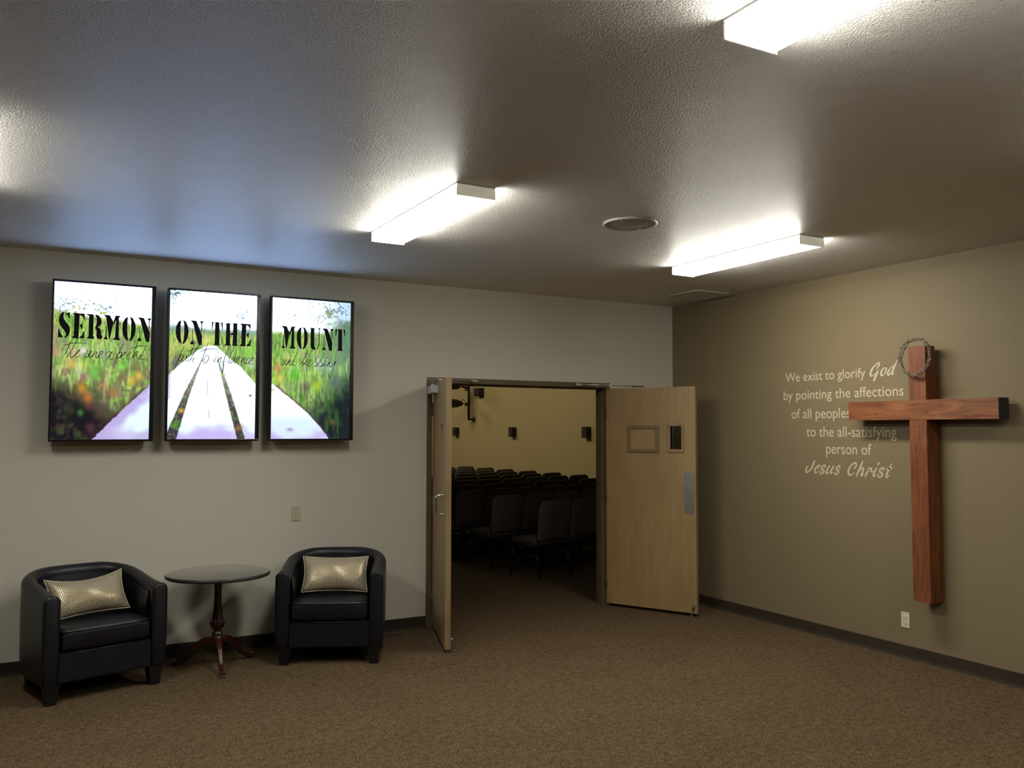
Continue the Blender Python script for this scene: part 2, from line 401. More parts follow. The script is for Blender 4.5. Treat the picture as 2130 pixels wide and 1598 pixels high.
# traced outlines, millimetres on their planes
BRUSH={"God":[[[2485,2208,5],[2503,2225,11],[2513,2242,15],[2513,2253,13],[2502,2252,11],[2481,2239,11],[2457,2220,14],[2442,2199,17],[2433,2179,18],[2432,2163,17],[2439,2153,12],[2452,2155,8],[2467,2166,7],[2483,2174,9]],[[2503,2194,15],[2492,2174,18],[2478,2147,19],[2468,2128,18],[2460,2113,11]],[[2571,2219,11],[2553,2206,10],[2535,2187,14],[2529,2170,17],[2531,2154,14],[2542,2152,9],[2559,2164,8],[2572,2180,12],[2577,2198,14],[2576,2212,12],[2571,2219,11]],[[2643,2221,12],[2624,2212,9],[2606,2194,11],[2592,2174,15],[2591,2159,17],[2597,2152,13],[2610,2161,9],[2623,2176,9]],[[2676,2259,8],[2665,2241,12],[2654,2221,15],[2642,2198,16],[2633,2178,17],[2627,2163,16],[2630,2155,11],[2643,2161,6],[2654,2166,2]]],"Jesus":[[[1788,1418,5],[1773,1406,11],[1761,1388,15],[1759,1369,17],[1767,1359,15],[1784,1368,10],[1804,1382,14],[1822,1402,17],[1834,1425,17],[1847,1449,17],[1855,1461,13]],[[1870,1394,5],[1890,1405,9],[1905,1418,12],[1907,1427,11],[1892,1425,8],[1868,1408,11],[1854,1388,15],[1854,1369,16],[1860,1357,13],[1877,1364,8],[1901,1380,5]],[[1957,1403,5],[1964,1417,13],[1962,1428,13],[1945,1424,11],[1929,1408,15],[1932,1395,16],[1949,1382,15],[1951,1371,13],[1936,1359,11],[1921,1353,11],[1911,1358,11],[1913,1371,10],[1919,1381,5]],[[2016,1428,7],[1999,1411,13],[1982,1385,15],[1976,1366,14],[1980,1357,13],[1993,1363,8],[2010,1377,5]],[[2053,1430,9],[2041,1407,15],[2026,1384,16],[2020,1368,14],[2023,1361,11],[2035,1369,6],[2047,1373,4]],[[2107,1403,5],[2113,1415,14],[2111,1428,13],[2094,1424,11],[2078,1410,12],[2080,1399,15],[2098,1388,15],[2102,1377,13],[2088,1364,11],[2072,1355,12],[2062,1359,11],[2062,1368,10],[2069,1378,4]]],"Christ":[[[2255,1410,5],[2270,1424,13],[2278,1443,15],[2273,1458,14],[2251,1452,11],[2224,1431,13],[2206,1406,16],[2199,1381,18],[2205,1363,17],[2222,1357,13],[2239,1365,8],[2259,1378,4]],[[2341,1471,13],[2325,1440,16],[2305,1406,16],[2290,1375,15],[2278,1353,11]],[[2305,1390,8],[2324,1411,10],[2346,1421,12],[2344,1403,16],[2333,1379,16],[2323,1361,16],[2328,1355,9],[2345,1368,7],[2354,1376,4]],[[2402,1427,11],[2390,1405,15],[2376,1377,16],[2361,1349,15]],[[2390,1403,7],[2409,1416,9],[2428,1426,7],[2421,1412,12],[2415,1398,15],[2420,1392,11],[2437,1399,6]],[[2475,1430,7],[2462,1412,13],[2446,1386,16],[2438,1366,16],[2444,1359,11],[2457,1365,7],[2468,1371,4]],[[2498,1468,7],[2489,1458,15],[2479,1450,7]],[[2528,1403,6],[2535,1417,14],[2531,1428,13],[2513,1424,11],[2498,1408,14],[2503,1394,17],[2521,1382,16],[2523,1370,14],[2507,1356,11],[2491,1353,11],[2483,1360,11],[2484,1372,9],[2489,1381,4]],[[2611,1464,5],[2596,1442,13],[2578,1413,16],[2563,1383,17],[2557,1364,17],[2563,1354,13],[2576,1363,8],[2592,1377,3]],[[2553,1416,6],[2573,1424,11],[2600,1425,11],[2619,1433,4]]]}
HAND=[[[[136,735],[113,679],[90,617]],[[90,687],[107,692],[132,703],[179,706],[225,706]],[[166,733],[142,671],[104,598]],[[105,601],[123,634],[130,631],[125,612],[132,599],[149,616],[166,630],[186,656],[174,653],[158,623],[155,606],[170,602],[189,621]],[[238,656],[221,616],[228,603],[245,627],[258,657],[245,617],[248,606],[262,618]],[[279,651],[265,608],[282,635],[297,649],[289,619],[292,604],[304,613],[327,637],[335,654],[320,650],[306,620],[313,605],[333,614]],[[350,635],[371,652],[389,646],[381,619],[384,597],[402,601],[420,618]],[[398,653],[380,626],[360,592]],[[469,716],[440,645],[406,555]],[[429,608],[434,632],[455,656],[458,636],[444,612],[429,605]],[[447,612],[471,627],[488,654],[473,647],[456,619],[459,603],[480,610]],[[525,656],[510,648],[495,621],[499,603],[520,612]],[[569,738],[549,673],[529,606]],[[521,685],[542,690],[567,703],[603,706],[631,706]],[[538,616],[559,637],[571,661],[555,657],[541,623],[544,606],[562,614]],[[622,705],[599,642],[587,608],[612,609]],[[596,639],[574,624],[572,604],[587,618]]],[[[889,716],[864,655],[826,543]],[[850,607],[864,642],[882,652],[882,627],[865,607],[850,604]],[[912,647],[894,640],[876,614],[883,602],[897,615],[915,647],[909,619],[913,603],[927,623]],[[970,752],[947,687],[924,626]],[[915,682],[935,686],[962,699],[1004,706],[1047,701]],[[1000,737],[968,682],[928,600]],[[933,613],[957,630],[962,624],[954,608],[964,595]],[[1064,754],[1044,688],[1018,607]],[[1010,685],[1029,689],[1056,702],[1096,707],[1145,701]],[[1021,607],[1036,624],[1033,601],[1049,596],[1067,622],[1071,641],[1060,657],[1036,627]],[[1128,650],[1107,611],[1122,611]],[[1142,683],[1133,667]],[[1149,645],[1131,605],[1150,632],[1165,645],[1156,619],[1159,600],[1178,614]],[[1222,732],[1199,673],[1181,614],[1173,523]],[[1175,523],[1183,581],[1181,607],[1203,618]],[[1263,734],[1227,655],[1218,615],[1222,602],[1237,616]],[[1252,652],[1234,616],[1237,603],[1253,620],[1271,653],[1259,620],[1263,604],[1278,618]],[[1278,618],[1297,638],[1303,655],[1287,647],[1272,617],[1278,601],[1297,612]],[[1325,652],[1310,606],[1328,636],[1344,650],[1335,620],[1339,600],[1358,614]],[[1376,648],[1360,641],[1348,614],[1355,601],[1374,608]],[[1367,608],[1396,632],[1407,652],[1389,645],[1374,615],[1380,600],[1403,609]]],[[[1658,648],[1643,642],[1628,614],[1634,604],[1649,617],[1663,648],[1654,620],[1659,607],[1671,618]],[[1686,651],[1671,608],[1686,634],[1696,647],[1686,621],[1689,603],[1702,611]],[[1749,708],[1722,633],[1717,607],[1740,608]],[[1722,643],[1706,632],[1702,609],[1712,609],[1722,625]],[[1844,732],[1803,649],[1776,609]],[[1829,647],[1806,618],[1786,592]],[[1796,624],[1809,616],[1822,626]],[[1872,734],[1834,652],[1822,611],[1827,603]],[[1830,606],[1858,630],[1868,654],[1853,648],[1837,619],[1840,601],[1858,602],[1876,623]],[[1876,621],[1917,689]],[[1917,689],[1902,653],[1915,625],[1916,612],[1887,601]],[[1887,601],[1916,609],[1931,631],[1962,691]],[[1962,691],[1946,654],[1957,626],[1960,614],[1931,600]],[[1931,601],[1963,611],[1986,651]],[[1986,651],[1973,619],[1979,609],[1997,623]],[[1999,685],[1994,669]],[[2015,647],[1997,605],[2013,629],[2023,645],[2018,621],[2018,600],[2034,609]],[[2068,649],[2050,638],[2032,611],[2037,601],[2055,625],[2071,652],[2056,609],[2030,515],[2017,525],[2024,551],[2050,594]]]]
STENCIL={"S":[[[42,100],[23,94],[8,82],[3,66],[13,50],[31,38],[52,28],[65,19],[66,10],[54,3],[51,0],[71,2],[91,13],[100,27],[97,40],[83,52],[60,63],[47,71],[41,80],[45,92],[50,97]],[[55,98],[73,94],[88,99],[96,99],[94,76],[87,76],[76,86],[58,94]],[[1,35],[9,35],[17,20],[33,10],[41,6],[38,0],[18,2],[0,1]]],"E":[[[4,100],[57,99],[51,0],[0,2],[2,7],[12,10],[14,92],[4,95]],[[55,99],[97,99],[97,78],[90,78],[77,89],[54,93]],[[81,63],[80,37],[73,39],[57,52],[72,59]],[[100,31],[97,2],[58,3],[60,7],[79,14],[90,29]]],"R":[[[0,100],[42,99],[42,13],[48,9],[46,1],[4,2],[4,6],[14,10],[14,92],[0,95]],[[53,100],[74,96],[88,84],[92,70],[87,58],[69,49],[84,44],[90,36],[89,19],[94,17],[100,15],[97,5],[80,0],[67,4],[61,16],[62,35],[51,47],[59,57],[62,71],[59,88],[53,95]]],"M":[[[1,100],[36,99],[57,71],[38,1],[33,2],[13,90],[2,95]],[[57,71],[68,99],[100,99],[98,95],[90,90],[91,10],[100,5],[97,0],[57,1],[59,5],[68,9],[70,43],[73,80],[55,52]],[[14,58],[18,58],[17,12],[26,4],[24,0],[0,2],[2,5],[10,12]]],"O":[[[43,99],[19,91],[2,71],[0,46],[7,25],[23,9],[41,1],[46,2],[42,16],[37,48],[37,76],[42,96]],[[58,100],[79,92],[95,73],[100,49],[93,25],[76,8],[59,0],[54,2],[62,17],[66,48],[64,80],[56,96]]],"N":[[[16,67],[20,67],[20,18],[31,6],[29,1],[0,2],[2,6],[15,18]],[[4,100],[46,99],[91,38],[88,0],[67,0],[61,7],[19,88],[5,96]],[[73,99],[100,99],[99,96],[89,88],[89,55],[83,55],[81,88],[73,95]]],"T":[[[0,100],[17,100],[8,68],[1,67]],[[29,100],[69,100],[70,7],[77,3],[75,0],[20,0],[23,4],[30,9]],[[82,100],[100,99],[99,67],[94,67],[83,91]]],"H":[[[4,98],[46,98],[40,93],[42,8],[47,0],[0,1],[2,4],[9,9],[10,92]],[[56,100],[100,99],[94,93],[92,8],[100,5],[99,1],[54,1],[60,7],[62,48],[45,47],[45,55],[62,57],[62,94]]],"U":[[[0,99],[49,99],[41,94],[41,18],[50,9],[48,0],[29,0],[12,9],[7,22],[7,93]],[[72,100],[100,100],[88,93],[86,24],[79,10],[60,0],[58,3],[72,14],[80,32],[79,93]]]}
PLACE=[[0,"S",43,738,119,926],[0,"E",133,737,213,922],[0,"R",224,738,330,921],[0,"M",336,740,447,922],[0,"O",459,735,551,920],[0,"N",562,738,656,917],[1,"O",828,734,921,919],[1,"N",932,732,1028,919],[1,"T",1088,737,1171,917],[1,"H",1185,737,1286,917],[1,"E",1301,737,1384,918],[2,"M",1624,738,1736,919],[2,"O",1746,734,1837,921],[2,"U",1852,737,1945,918],[2,"N",1954,735,2049,918],[2,"T",2065,738,2148,918]]

# ------------------------------------------------------------------ the setting
H = 3.0107            # foyer ceiling
def struct(name, mb, m, label=None, cat=None):
    o = mb.build(name, m); o['kind'] = 'structure'
    if label: o['label'] = label
    if cat: o['category'] = cat
    return o
XL, YF = -15.0, -17.0                 # foyer left wall and the wall behind the camera
HX0, HX1, HY1, HZ = -12.0, 4.5, 22.0, 5.0   # the hall beyond
DX0, DX1, DZ = -2.783, -0.812, 2.185 # outer edges of the door frame
struct('floor', MB().box(XL - .2, HX1 + .2, YF - .2, HY1 + .2, -0.1, 0), K['carpet'])
struct('ceiling', MB().box(XL - .1, 0.0, YF - .1, 0.0, H, H + .1), K['ceiling'])
wb = MB().box(XL - .1, DX0 + .01, 0, .15, 0, HZ).box(DX1 - .01, HX1 + .1, 0, .15, 0, HZ).box(DX0 + .01, DX1 - .01, 0, .15, DZ - .01, HZ)
struct('wall_back', wb, K['wall'])
struct('wall_right', MB().box(0, .15, YF - .1, 0, 0, H + .1), K['accent'])
struct('wall_left', MB().box(XL - .1, XL, YF - .1, 0, 0, H + .1), K['accent'])
struct('wall_front', MB().box(XL - .1, .1, YF - .1, YF, 0, H + .1), K['accent'])
struct('wall_hall_right', MB().box(HX1, HX1 + .1, .15, HY1, 0, HZ), K['hallwall'])
struct('wall_hall_left', MB().box(HX0 - .1, HX0, .15, HY1, 0, HZ), K['hallwall'])
struct('wall_hall_far', MB().box(HX0 - .1, HX1 + .1, HY1, HY1 + .1, 0, HZ), K['hallwall'])
struct('ceiling_hall', MB().box(HX0 - .1, HX1 + .1, .0, HY1 + .1, HZ, HZ + .1), K['hallceil'])

def base_profile(x0, x1):
    """vinyl base with a small cove toe, along x, standing off the wall plane y=0 towards -y"""
    prof = [(0, 0), (-0.016, 0), (-0.014, 0.006), (-0.009, 0.014), (-0.007, 0.03), (-0.007, 0.094), (-0.004, 0.0968), (0, 0.0968)]
    vs = [(x0, y, z) for y, z in prof] + [(x1, y, z) for y, z in prof]
    n = len(prof)
    fs = [(i, (i + 1) % n, n + (i + 1) % n, n + i) for i in range(n)] + [tuple(range(n))[::-1], tuple(range(n, 2 * n))]
    return vs, fs
v_, f_ = base_profile(XL, DX0)
mb = MB().add(v_, f_); v_, f_ = base_profile(DX1, 0.0); mb.add(v_, f_)
struct('baseboard_back', mb, K['base'])
v_, f_ = base_profile(0.0, -YF)
struct('baseboard_right', MB().add(v_, f_, M=Matrix.Rotation(-math.pi / 2, 4, 'Z')), K['base'])

fr = MB()
fr.box(DX0, DX0 + .048, -.014, .164, 0, DZ, .003).box(DX1 - .048, DX1, -.014, .164, 0, DZ, .003).box(DX0 + .048, DX1 - .048, -.0135, .1635, DZ - .048, DZ, .003)
fr.box(DX0 + .048, DX0 + .063, .045, .10, 0, DZ - .048).box(DX1 - .063, DX1 - .048, .045, .10, 0, DZ - .048).box(DX0 + .063, DX1 - .063, .045, .10, DZ - .063, DZ - .048)
struct('trim_1', fr, K['frame'])

# ------------------------------------------------------------------ doors
LEAFW, LEAFT = 0.93, 0.045
def frame_ring(x0, x1, z0, z1, w, y0, y1):
    mb = MB()
    mb.box(x0, x1, y0, y1, z1 - w, z1, .003).box(x0, x1, y0, y1, z0, z0 + w, .003)
    mb.box(x0, x0 + w, y0, y1, z0 + w, z1 - w, .003).box(x1 - w, x1, y0, y1, z0 + w, z1 - w, .003)
    return mb
def door(name, hinge, ang, side, label):
    """side=-1: foyer face is local -y (left leaf); side=+1: foyer face is local +y (right leaf)"""
    d = empty(name, (*hinge, 0), ang); tag(d, label, 'door', kind='structure')
    z0, z1 = 0.032, 2.130
    lx0, lx1, lz0, lz1 = 0.675, 0.800, 1.535, 1.765         # the vision light
    mb = MB()
    mb.box(0.004, lx0, 0, LEAFT, z0, z1).box(lx1, LEAFW, 0, LEAFT, z0, z1).box(lx0, lx1, 0, LEAFT, z0, lz0).box(lx0, lx1, 0, LEAFT, lz1, z1)
    mb.build('leaf', K['maple'], d)
    MB().box(LEAFW, LEAFW + .003, 0, LEAFT, z0, z1).build('edge_band', K['maple_edge'], d)
    for s in (-1, 1):
        y0, y1 = (-.010, .006) if s < 0 else (LEAFT - .006, LEAFT + .010)
        frame_ring(lx0 - .024, lx1 + .024, lz0 - .024, lz1 + .024, .030, y0, y1).build('vision_frame', K['maple_edge'], d)
    MB().box(lx0, lx1, .019, .026, lz0, lz1).build('pane', K['glass'], d)
    foy = -1 if side < 0 else 1
    def yy(off, face):   # distance off out of the given face (-1 or +1)
        return -off if face < 0 else LEAFT + off
    def ybox(mb, x0, x1, a, b, z0_, z1_, face, bev=0):
        ya, yb = sorted((yy(a, face), yy(b, face)))
        return mb.box(x0, x1, ya, yb, z0_, z1_, bev)
    hall = -foy
    # push plate and blank picture moulding on the hall face
    ybox(MB(), 0.820, 0.912, 0, .0025, 0.945, 1.328, hall, .001).build('push_plate', K['steel'], d)
    ya, yb = sorted((yy(0, hall), yy(.013, hall)))
    frame_ring(0.236, 0.568, 1.508, 1.768, .032, ya, yb).build('picture_moulding', K['moulding'], d)
    # pull handle on the foyer face
    hp = [(0.862, yy(o, foy), z) for o, z in ((-.002, 1.062), (.035, 1.062), (.055, 1.068), (.066, 1.080), (.068, 1.10), (.068, 1.17), (.066, 1.19), (.055, 1.202), (.035, 1.208), (-.002, 1.208))]
    MB().tube([tuple(p) for p in catmull(hp, 4)], .0085, 10).build('pull_handle', K['chrome'], d)
    # closer with its arm
    c = ybox(MB(), 0.10, 0.42, 0, .062, 2.030, 2.098, foy, .006).build('closer', K['closer'], d)
    MB().lathe([(.016, 0), (.016, .014), (.010, .018), (.010, .052)], 14, M=Matrix.Translation((0.26, yy(.031, foy), 2.098))).build('spindle', K['steel'], c)
    inv = (Matrix.Translation((*hinge, 0)) @ Matrix.Rotation(ang, 4, 'Z')).inverted()
    shoe = inv @ Vector((hinge[0] + (.40 if side < 0 else -.33), -.030, 2.163))
    elbow = Vector((0.30, yy(.031, foy), 2.150)) 
    arm = MB().tube([(0.26, yy(.031, foy), 2.148), tuple((elbow + Vector((0.05, yy(.09, foy) - yy(.031, foy), 0))))], .007, 8)
    arm.tube([tuple((elbow + Vector((0.05, yy(.09, foy) - yy(.031, foy), 0)))), tuple(shoe)], .0055, 8)
    arm.box(-.035, .035, -.011, .016, -.012, .012, .003, M=Matrix.Translation(shoe) @ Matrix.Rotation(-ang, 4, 'Z'))
    arm.build('closer_arm', K['chrome'], d)
    # kick-down stop on the hall face near the free edge
    st = ybox(MB(), 0.885, 0.915, 0, .010, 0.075, 0.115, hall, .003)
    st.tube([(0.900, yy(.006, hall), 0.100), (0.900, yy(.020, hall), 0.102)], .007, 10)
    st.tube([tuple(p) for p in catmull([(0.900, yy(.018, hall), 0.104), (0.897, yy(.022, hall), 0.06), (0.893, yy(.034, hall), 0.016)], 4)], .0055, 8)
    st.lathe([(.007, .0005), (.009, .003), (.009, .014), (.006, .018)], 10, M=Matrix.Translation((0.893, yy(.034, hall), 0)))
    st.build('door_stop', K['chrome'], d)
    # hinges
    for hz in (0.24, 1.08, 1.90):
        MB().lathe([(.0075, hz - .057), (.0075, hz + .057)], 10).box(-.004, .034, LEAFT * .5 - .001, LEAFT * .5 + .001, hz - .05, hz + .05).build('hinge', K['bronze'], d)
    return d
LH, RH = (-2.731, -0.018), (-0.864, -0.018)
door('door_1', LH, math.radians(-107.6), -1, 'open left leaf of the double doors, seen almost edge-on, chrome pull handle and silver closer')
door('door_2', RH, math.atan2(-0.857, 0.440), 1, 'open right leaf of the double doors with steel push plate, small window and blank moulding')

# ------------------------------------------------------------------ ceiling lights
def light_fixture(x, y_far, y_near, label):
    yc = (y_far + y_near) / 2; L = abs(y_far - y_near)
    t = empty('ceiling_light', (x, yc, H)); tag(t, label, 'ceiling light', 'fluorescent wraparound ceiling lights')
    hw = .112; zb = -.066
    MB().box(-hw - .003, hw + .003, -L / 2 + .002, L / 2 - .002, -.0085, 0).build('housing', K['whitemetal'], t)
    # lens: shallow trough with softly rounded bottom corners
    sec = [(-hw + .003, -.0095), (-hw, -.014), (-hw, -.048), (-hw + .006, -.060), (-hw + .022, zb), (hw - .022, zb), (hw - .006, -.060), (hw, -.048), (hw, -.014), (hw - .003, -.0095)]
    n = len(sec); a, b = -L / 2 + .006, L / 2 - .006
    vs = [(px, a, pz) for px, pz in sec] + [(px, b, pz) for px, pz in sec]
    fs = [(i, (i + 1) % n, n + (i + 1) % n, n + i) for i in range(n)]
    lo = MB().add(vs, fs).build('lens', K['lens'], t)
    lo.data.materials.append(K['lens_side'])
    for pl in lo.data.polygons:                      # the upright sides are clear and show the tubes: brighter than the prismatic bottom
        if abs(pl.normal.x) > .75: pl.material_index = 1
    sec2 = [(-hw + .010, 0), (-hw - .001, -.014), (-hw - .001, zb - .001), (hw + .001, zb - .001), (hw + .001, -.014), (hw - .010, 0)]
    for s in (-1, 1):
        y0, y1 = (s * L / 2, s * (L / 2 - .007))
        vs = [(px, y0, pz) for px, pz in sec2] + [(px, y1, pz) for px, pz in sec2]
        m = len(sec2)
        fs = [(i, (i + 1) % m, m + (i + 1) % m, m + i) for i in range(m)] + [tuple(range(m)), tuple(range(m, 2 * m))]
        MB().add(vs, fs).build('end_cap', K['cap'], t)
    return t
light_fixture(-3.822, -1.735, -3.03, 'lit white fluorescent ceiling light in front of the televisions, left of the ceiling speaker')
light_fixture(-1.345, -1.760, -3.06, 'lit white fluorescent ceiling light in front of the cross wall, right of the ceiling speaker')
light_fixture(-3.858, -5.050, -6.35, 'large lit fluorescent ceiling light nearest the viewer, cut by the top edge')
light_fixture(-6.300, -1.740, -3.04, 'lit fluorescent ceiling light just outside the left edge, only its glow showing')

light_fixture(-1.400, -5.050, -6.35, 'lit fluorescent ceiling light outside the right edge, above the viewer')

# ceiling speaker
t = empty('ceiling_speaker', (-2.605, -2.745, H)); tag(t, 'round off-white ceiling speaker between the two farther lights', 'speaker')
MB().lathe([(.168, 0), (.170, -.006), (.166, -.012), (.156, -.013), (.153, -.009)], 48, cap=False).build('rim', K['offwhite'], t)
MB().lathe([(.154, -.004), (.154, -.0095), (.150, -.0105), (.001, -.0105)], 48, cap=False).build('grille', K['grille'], t)
for a in (25, 115, 205, 295):
    MB().lathe([(.006, -.0105), (.006, -.013), (.002, -.0145)], 10, M=Matrix.Translation((.118 * math.cos(math.radians(a)), .118 * math.sin(math.radians(a)), 0))).build('screw', K['chrome'], t)
# ceiling return panel
t = empty('ceiling_vent', (-0.332, -0.782, H)); tag(t, 'square flush ceiling panel with raised light frame in the room corner', 'vent')
mb = frame_ring(-.205, .205, -.205, .205, .022, -.001, .001)
mb = MB(); w = .022
for (x0, x1, y0, y1) in ((-.205, .205, -.205, -.205 + w), (-.205, .205, .205 - w, .205), (-.205, -.205 + w, -.205 + w, .205 - w), (.205 - w, .205, -.205 + w, .205 - w)):
    mb.box(x0, x1, y0, y1, -.010, 0, .002)
mb.build('vent_frame', K['offwhite'], t)
MB().box(-.182, .182, -.182, .182, -.004, 0).build('vent_panel', K['ceiling'], t)

# ------------------------------------------------------------------ televisions
TX0, TZ0, TW, TH, TY = -5.734, 1.631, 0.687, 1.157, -0.150
TVX = [-5.734, -4.9635, -4.1965]
def vnoise(u, v, fu, fv, seed, oct=1):
    out = np.zeros_like(u); amp = 1.0; tot = 0
    for o in range(oct):
        r = np.random.RandomState(seed + o * 17).rand(int(fv) + 3, int(fu) + 3)
        x = np.clip(u, 0, 1) * fu; y = np.clip(v, 0, 1) * fv
        xi = x.astype(int); yi = y.astype(int); fx = x - xi; fy = y - yi
        fx = fx * fx * (3 - 2 * fx); fy = fy * fy * (3 - 2 * fy)
        n = (r[yi, xi] * (1 - fx) + r[yi, xi + 1] * fx) * (1 - fy) + (r[yi + 1, xi] * (1 - fx) + r[yi + 1, xi + 1] * fx) * fy
        out += n * amp; tot += amp; amp *= .5; fu *= 2; fv *= 2
    return out / tot
def mixc(a, b, t):
    t = np.clip(t, 0, 1)[..., None]; return a * (1 - t) + b * t
def sstep(a, b, x):
    t = np.clip((x - a) / (b - a), 0, 1); return t * t * (3 - 2 * t)
def C3(*c): return np.array(c, float) / 255.0
def paint_screen(k, u, v):
    """picture of a boardwalk through grass, in sRGB-like values; u to the right, v down, both 0..1"""
    white = C3(255, 255, 255) * 1.12; pale = C3(200, 232, 252)
    img = np.ones(u.shape + (3,)) * white
    edge = {0: sstep(.25, .0, u) * .5 + sstep(.9, 1, u) * .25, 1: sstep(.15, 0, u) * .6, 2: sstep(.35, 1.0, u) * .95}[k]
    img = mixc(img, np.ones_like(img) * pale, edge)
    # field
    n1 = vnoise(u, v, 46, 9, 11 + k, 3); n2 = vnoise(u, v, 9, 7, 23 + k, 3); n3 = vnoise(u, v, 90, 22, 37 + k, 2); n4 = vnoise(u, v, 16, 14, 51 + k, 2)
    g_bright, g_mid, g_dark, g_yel = C3(182, 226, 108), C3(124, 178, 78), C3(72, 92, 60), C3(216, 216, 120)
    w1 = vnoise(u, v, 22, 20, 131 + k, 3); w2 = vnoise(u, v, 60, 44, 143 + k, 2)
    gr = mixc(np.ones_like(img) * g_mid, g_bright, sstep(.4, .7, n1)); gr = mixc(gr, g_yel, sstep(.55, .78, n2) * .75)
    gr = mixc(gr, g_dark, sstep(.56, .80, n3 * .55 + n1 * .45) * .75)
    gr = mixc(gr, np.ones_like(img) * C3(160, 160, 140), sstep(.52, .76, w1) * .55); gr = mixc(gr, C3(84, 98, 70), sstep(.55, .8, w2) * .5)
    gr = mixc(gr, C3(206, 232, 150), sstep(.60, .8, vnoise(u, v, 70, 30, 171 + k, 2)) * .6)
    if k == 0:
        gr = mixc(gr, C3(120, 104, 84), sstep(.5, .75, n4) * sstep(.35, .6, v) * .8)
        gr = mixc(gr, C3(150, 132, 120), sstep(.52, .7, vnoise(u, v, 8, 10, 77, 2)) * .55)
        dark = sstep(.52, 1.0, v + .55 * (.55 - u) * sstep(.3, .9, v)) 
        gr = mixc(gr, C3(74, 66, 56), sstep(.35, .75, dark) * .85)
        gr = mixc(gr, C3(30, 26, 34), sstep(.72, 1.02, dark))
        gr = mixc(gr, C3(92, 78, 56), sstep(.52, .74, vnoise(u, v, 14, 22, 191, 3)) * sstep(.5, .7, v) * .55); gr = mixc(gr, C3(66, 84, 48), sstep(.55, .74, vnoise(u, v, 12, 18, 197, 3)) * sstep(.5, .7, v) * .6)
        gr = mixc(gr, C3(26, 24, 30), sstep(.50, .30, vnoise(u, v, 10, 16, 199, 2)) * sstep(.62, .95, v) * sstep(.75, .2, u) * .75)
        hor = .165 + .08 * u + .035 * (vnoise(u, u * 0, 18, 1, 5, 3) - .3)
    elif k == 1:
        far = C3(126, 160, 176)
        gr = mixc(gr, far, sstep(.30, .24, v) * .9)
        hor = .235 + .025 * np.abs(u - .45) * -1 + .02 * vnoise(u, u * 0, 22, 1, 6, 2)
        gr = mixc(gr, C3(110, 128, 100), sstep(.5, .72, n4) * sstep(.2, 0, u) * sstep(.38, .5, v) * .9)
    else:
        gr = mixc(gr, C3(96, 134, 118), sstep(.45, .95, u) * .75)
        dark = sstep(.46, 1.0, v * .75 + u * .42 + .12 * (w1 - .5))
        gr = mixc(gr, C3(74, 92, 66), sstep(.45, .85, dark) * .75); gr = mixc(gr, C3(32, 40, 44), sstep(.66, 1.0, dark)); gr = mixc(gr, C3(70, 84, 64), sstep(.55, .75, vnoise(u, v, 16, 20, 211, 3)) * sstep(.5, .8, v) * .45)
        gr = mixc(gr, C3(54, 110, 46), sstep(.6, .75, vnoise(u, v, 26, 6, 91, 2)) * sstep(.5, .8, v) * .7)
        hor = .215 - .10 * sstep(.6, 1.0, u) + .03 * vnoise(u, u * 0, 16, 1, 8, 2)
    img = mixc(img, gr, sstep(-.015, .03, v - hor))
    # blurred flowers and bright patches
    spots = {0: [(.31, .60, .03, (178, 66, 128)), (.30, .675, .05, (214, 150, 46)), (.36, .735, .045, (210, 120, 62)), (.395, .79, .022, (128, 40, 62)),
                 (.80, .62, .05, (228, 196, 76)), (.88, .585, .045, (236, 206, 84)), (.27, .545, .05, (188, 204, 186)), (.18, .52, .05, (226, 190, 92)), (.30, .525, .05, (226, 240, 110)),
                 (.22, .45, .05, (220, 176, 150)), (.30, .435, .04, (250, 236, 250)), (.52, .66, .05, (176, 124, 84)), (.62, .70, .05, (168, 128, 70)), (.70, .53, .035, (140, 232, 84)), (.42, .57, .06, (120, 204, 80)), (.40, .93, .05, (92, 52, 60)), (.16, .80, .06, (58, 66, 48)), (.05, .45, .05, (196, 150, 120)), (.52, .45, .05, (176, 170, 172)), (.29, .83, .03, (76, 140, 62))],
             1: [(.10, .46, .06, (120, 132, 96)), (.07, .50, .05, (104, 108, 110)), (.93, .47, .05, (206, 232, 200)), (.47, .31, .05, (190, 216, 120)), (.42, .34, .05, (240, 232, 130)), (.90, .40, .06, (150, 220, 90))],
             2: [(.07, .50, .04, (236, 150, 84)), (.10, .575, .05, (232, 214, 70)), (.58, .615, .05, (186, 206, 50)), (.30, .54, .06, (90, 200, 60)), (.60, .46, .06, (190, 214, 214)), (.75, .48, .05, (176, 206, 214)), (.72, .09, .04, (156, 150, 96)), (.86, .17, .05, (150, 160, 160)), (.88, .50, .06, (150, 190, 110)), (.77, .88, .035, (120, 100, 56)), (.42, .63, .05, (110, 84, 88)), (.8, .6, .06, (96, 110, 118))]}[k]
    for (a, b, r, c) in spots:
        d = ((u - a) / r) ** 2 + ((v - b) / (r * .72)) ** 2
        img = mixc(img, np.ones_like(img) * C3(*c), np.exp(-d) * .85)
    # leaves against the sky
    rs = np.random.RandomState(100 + k)
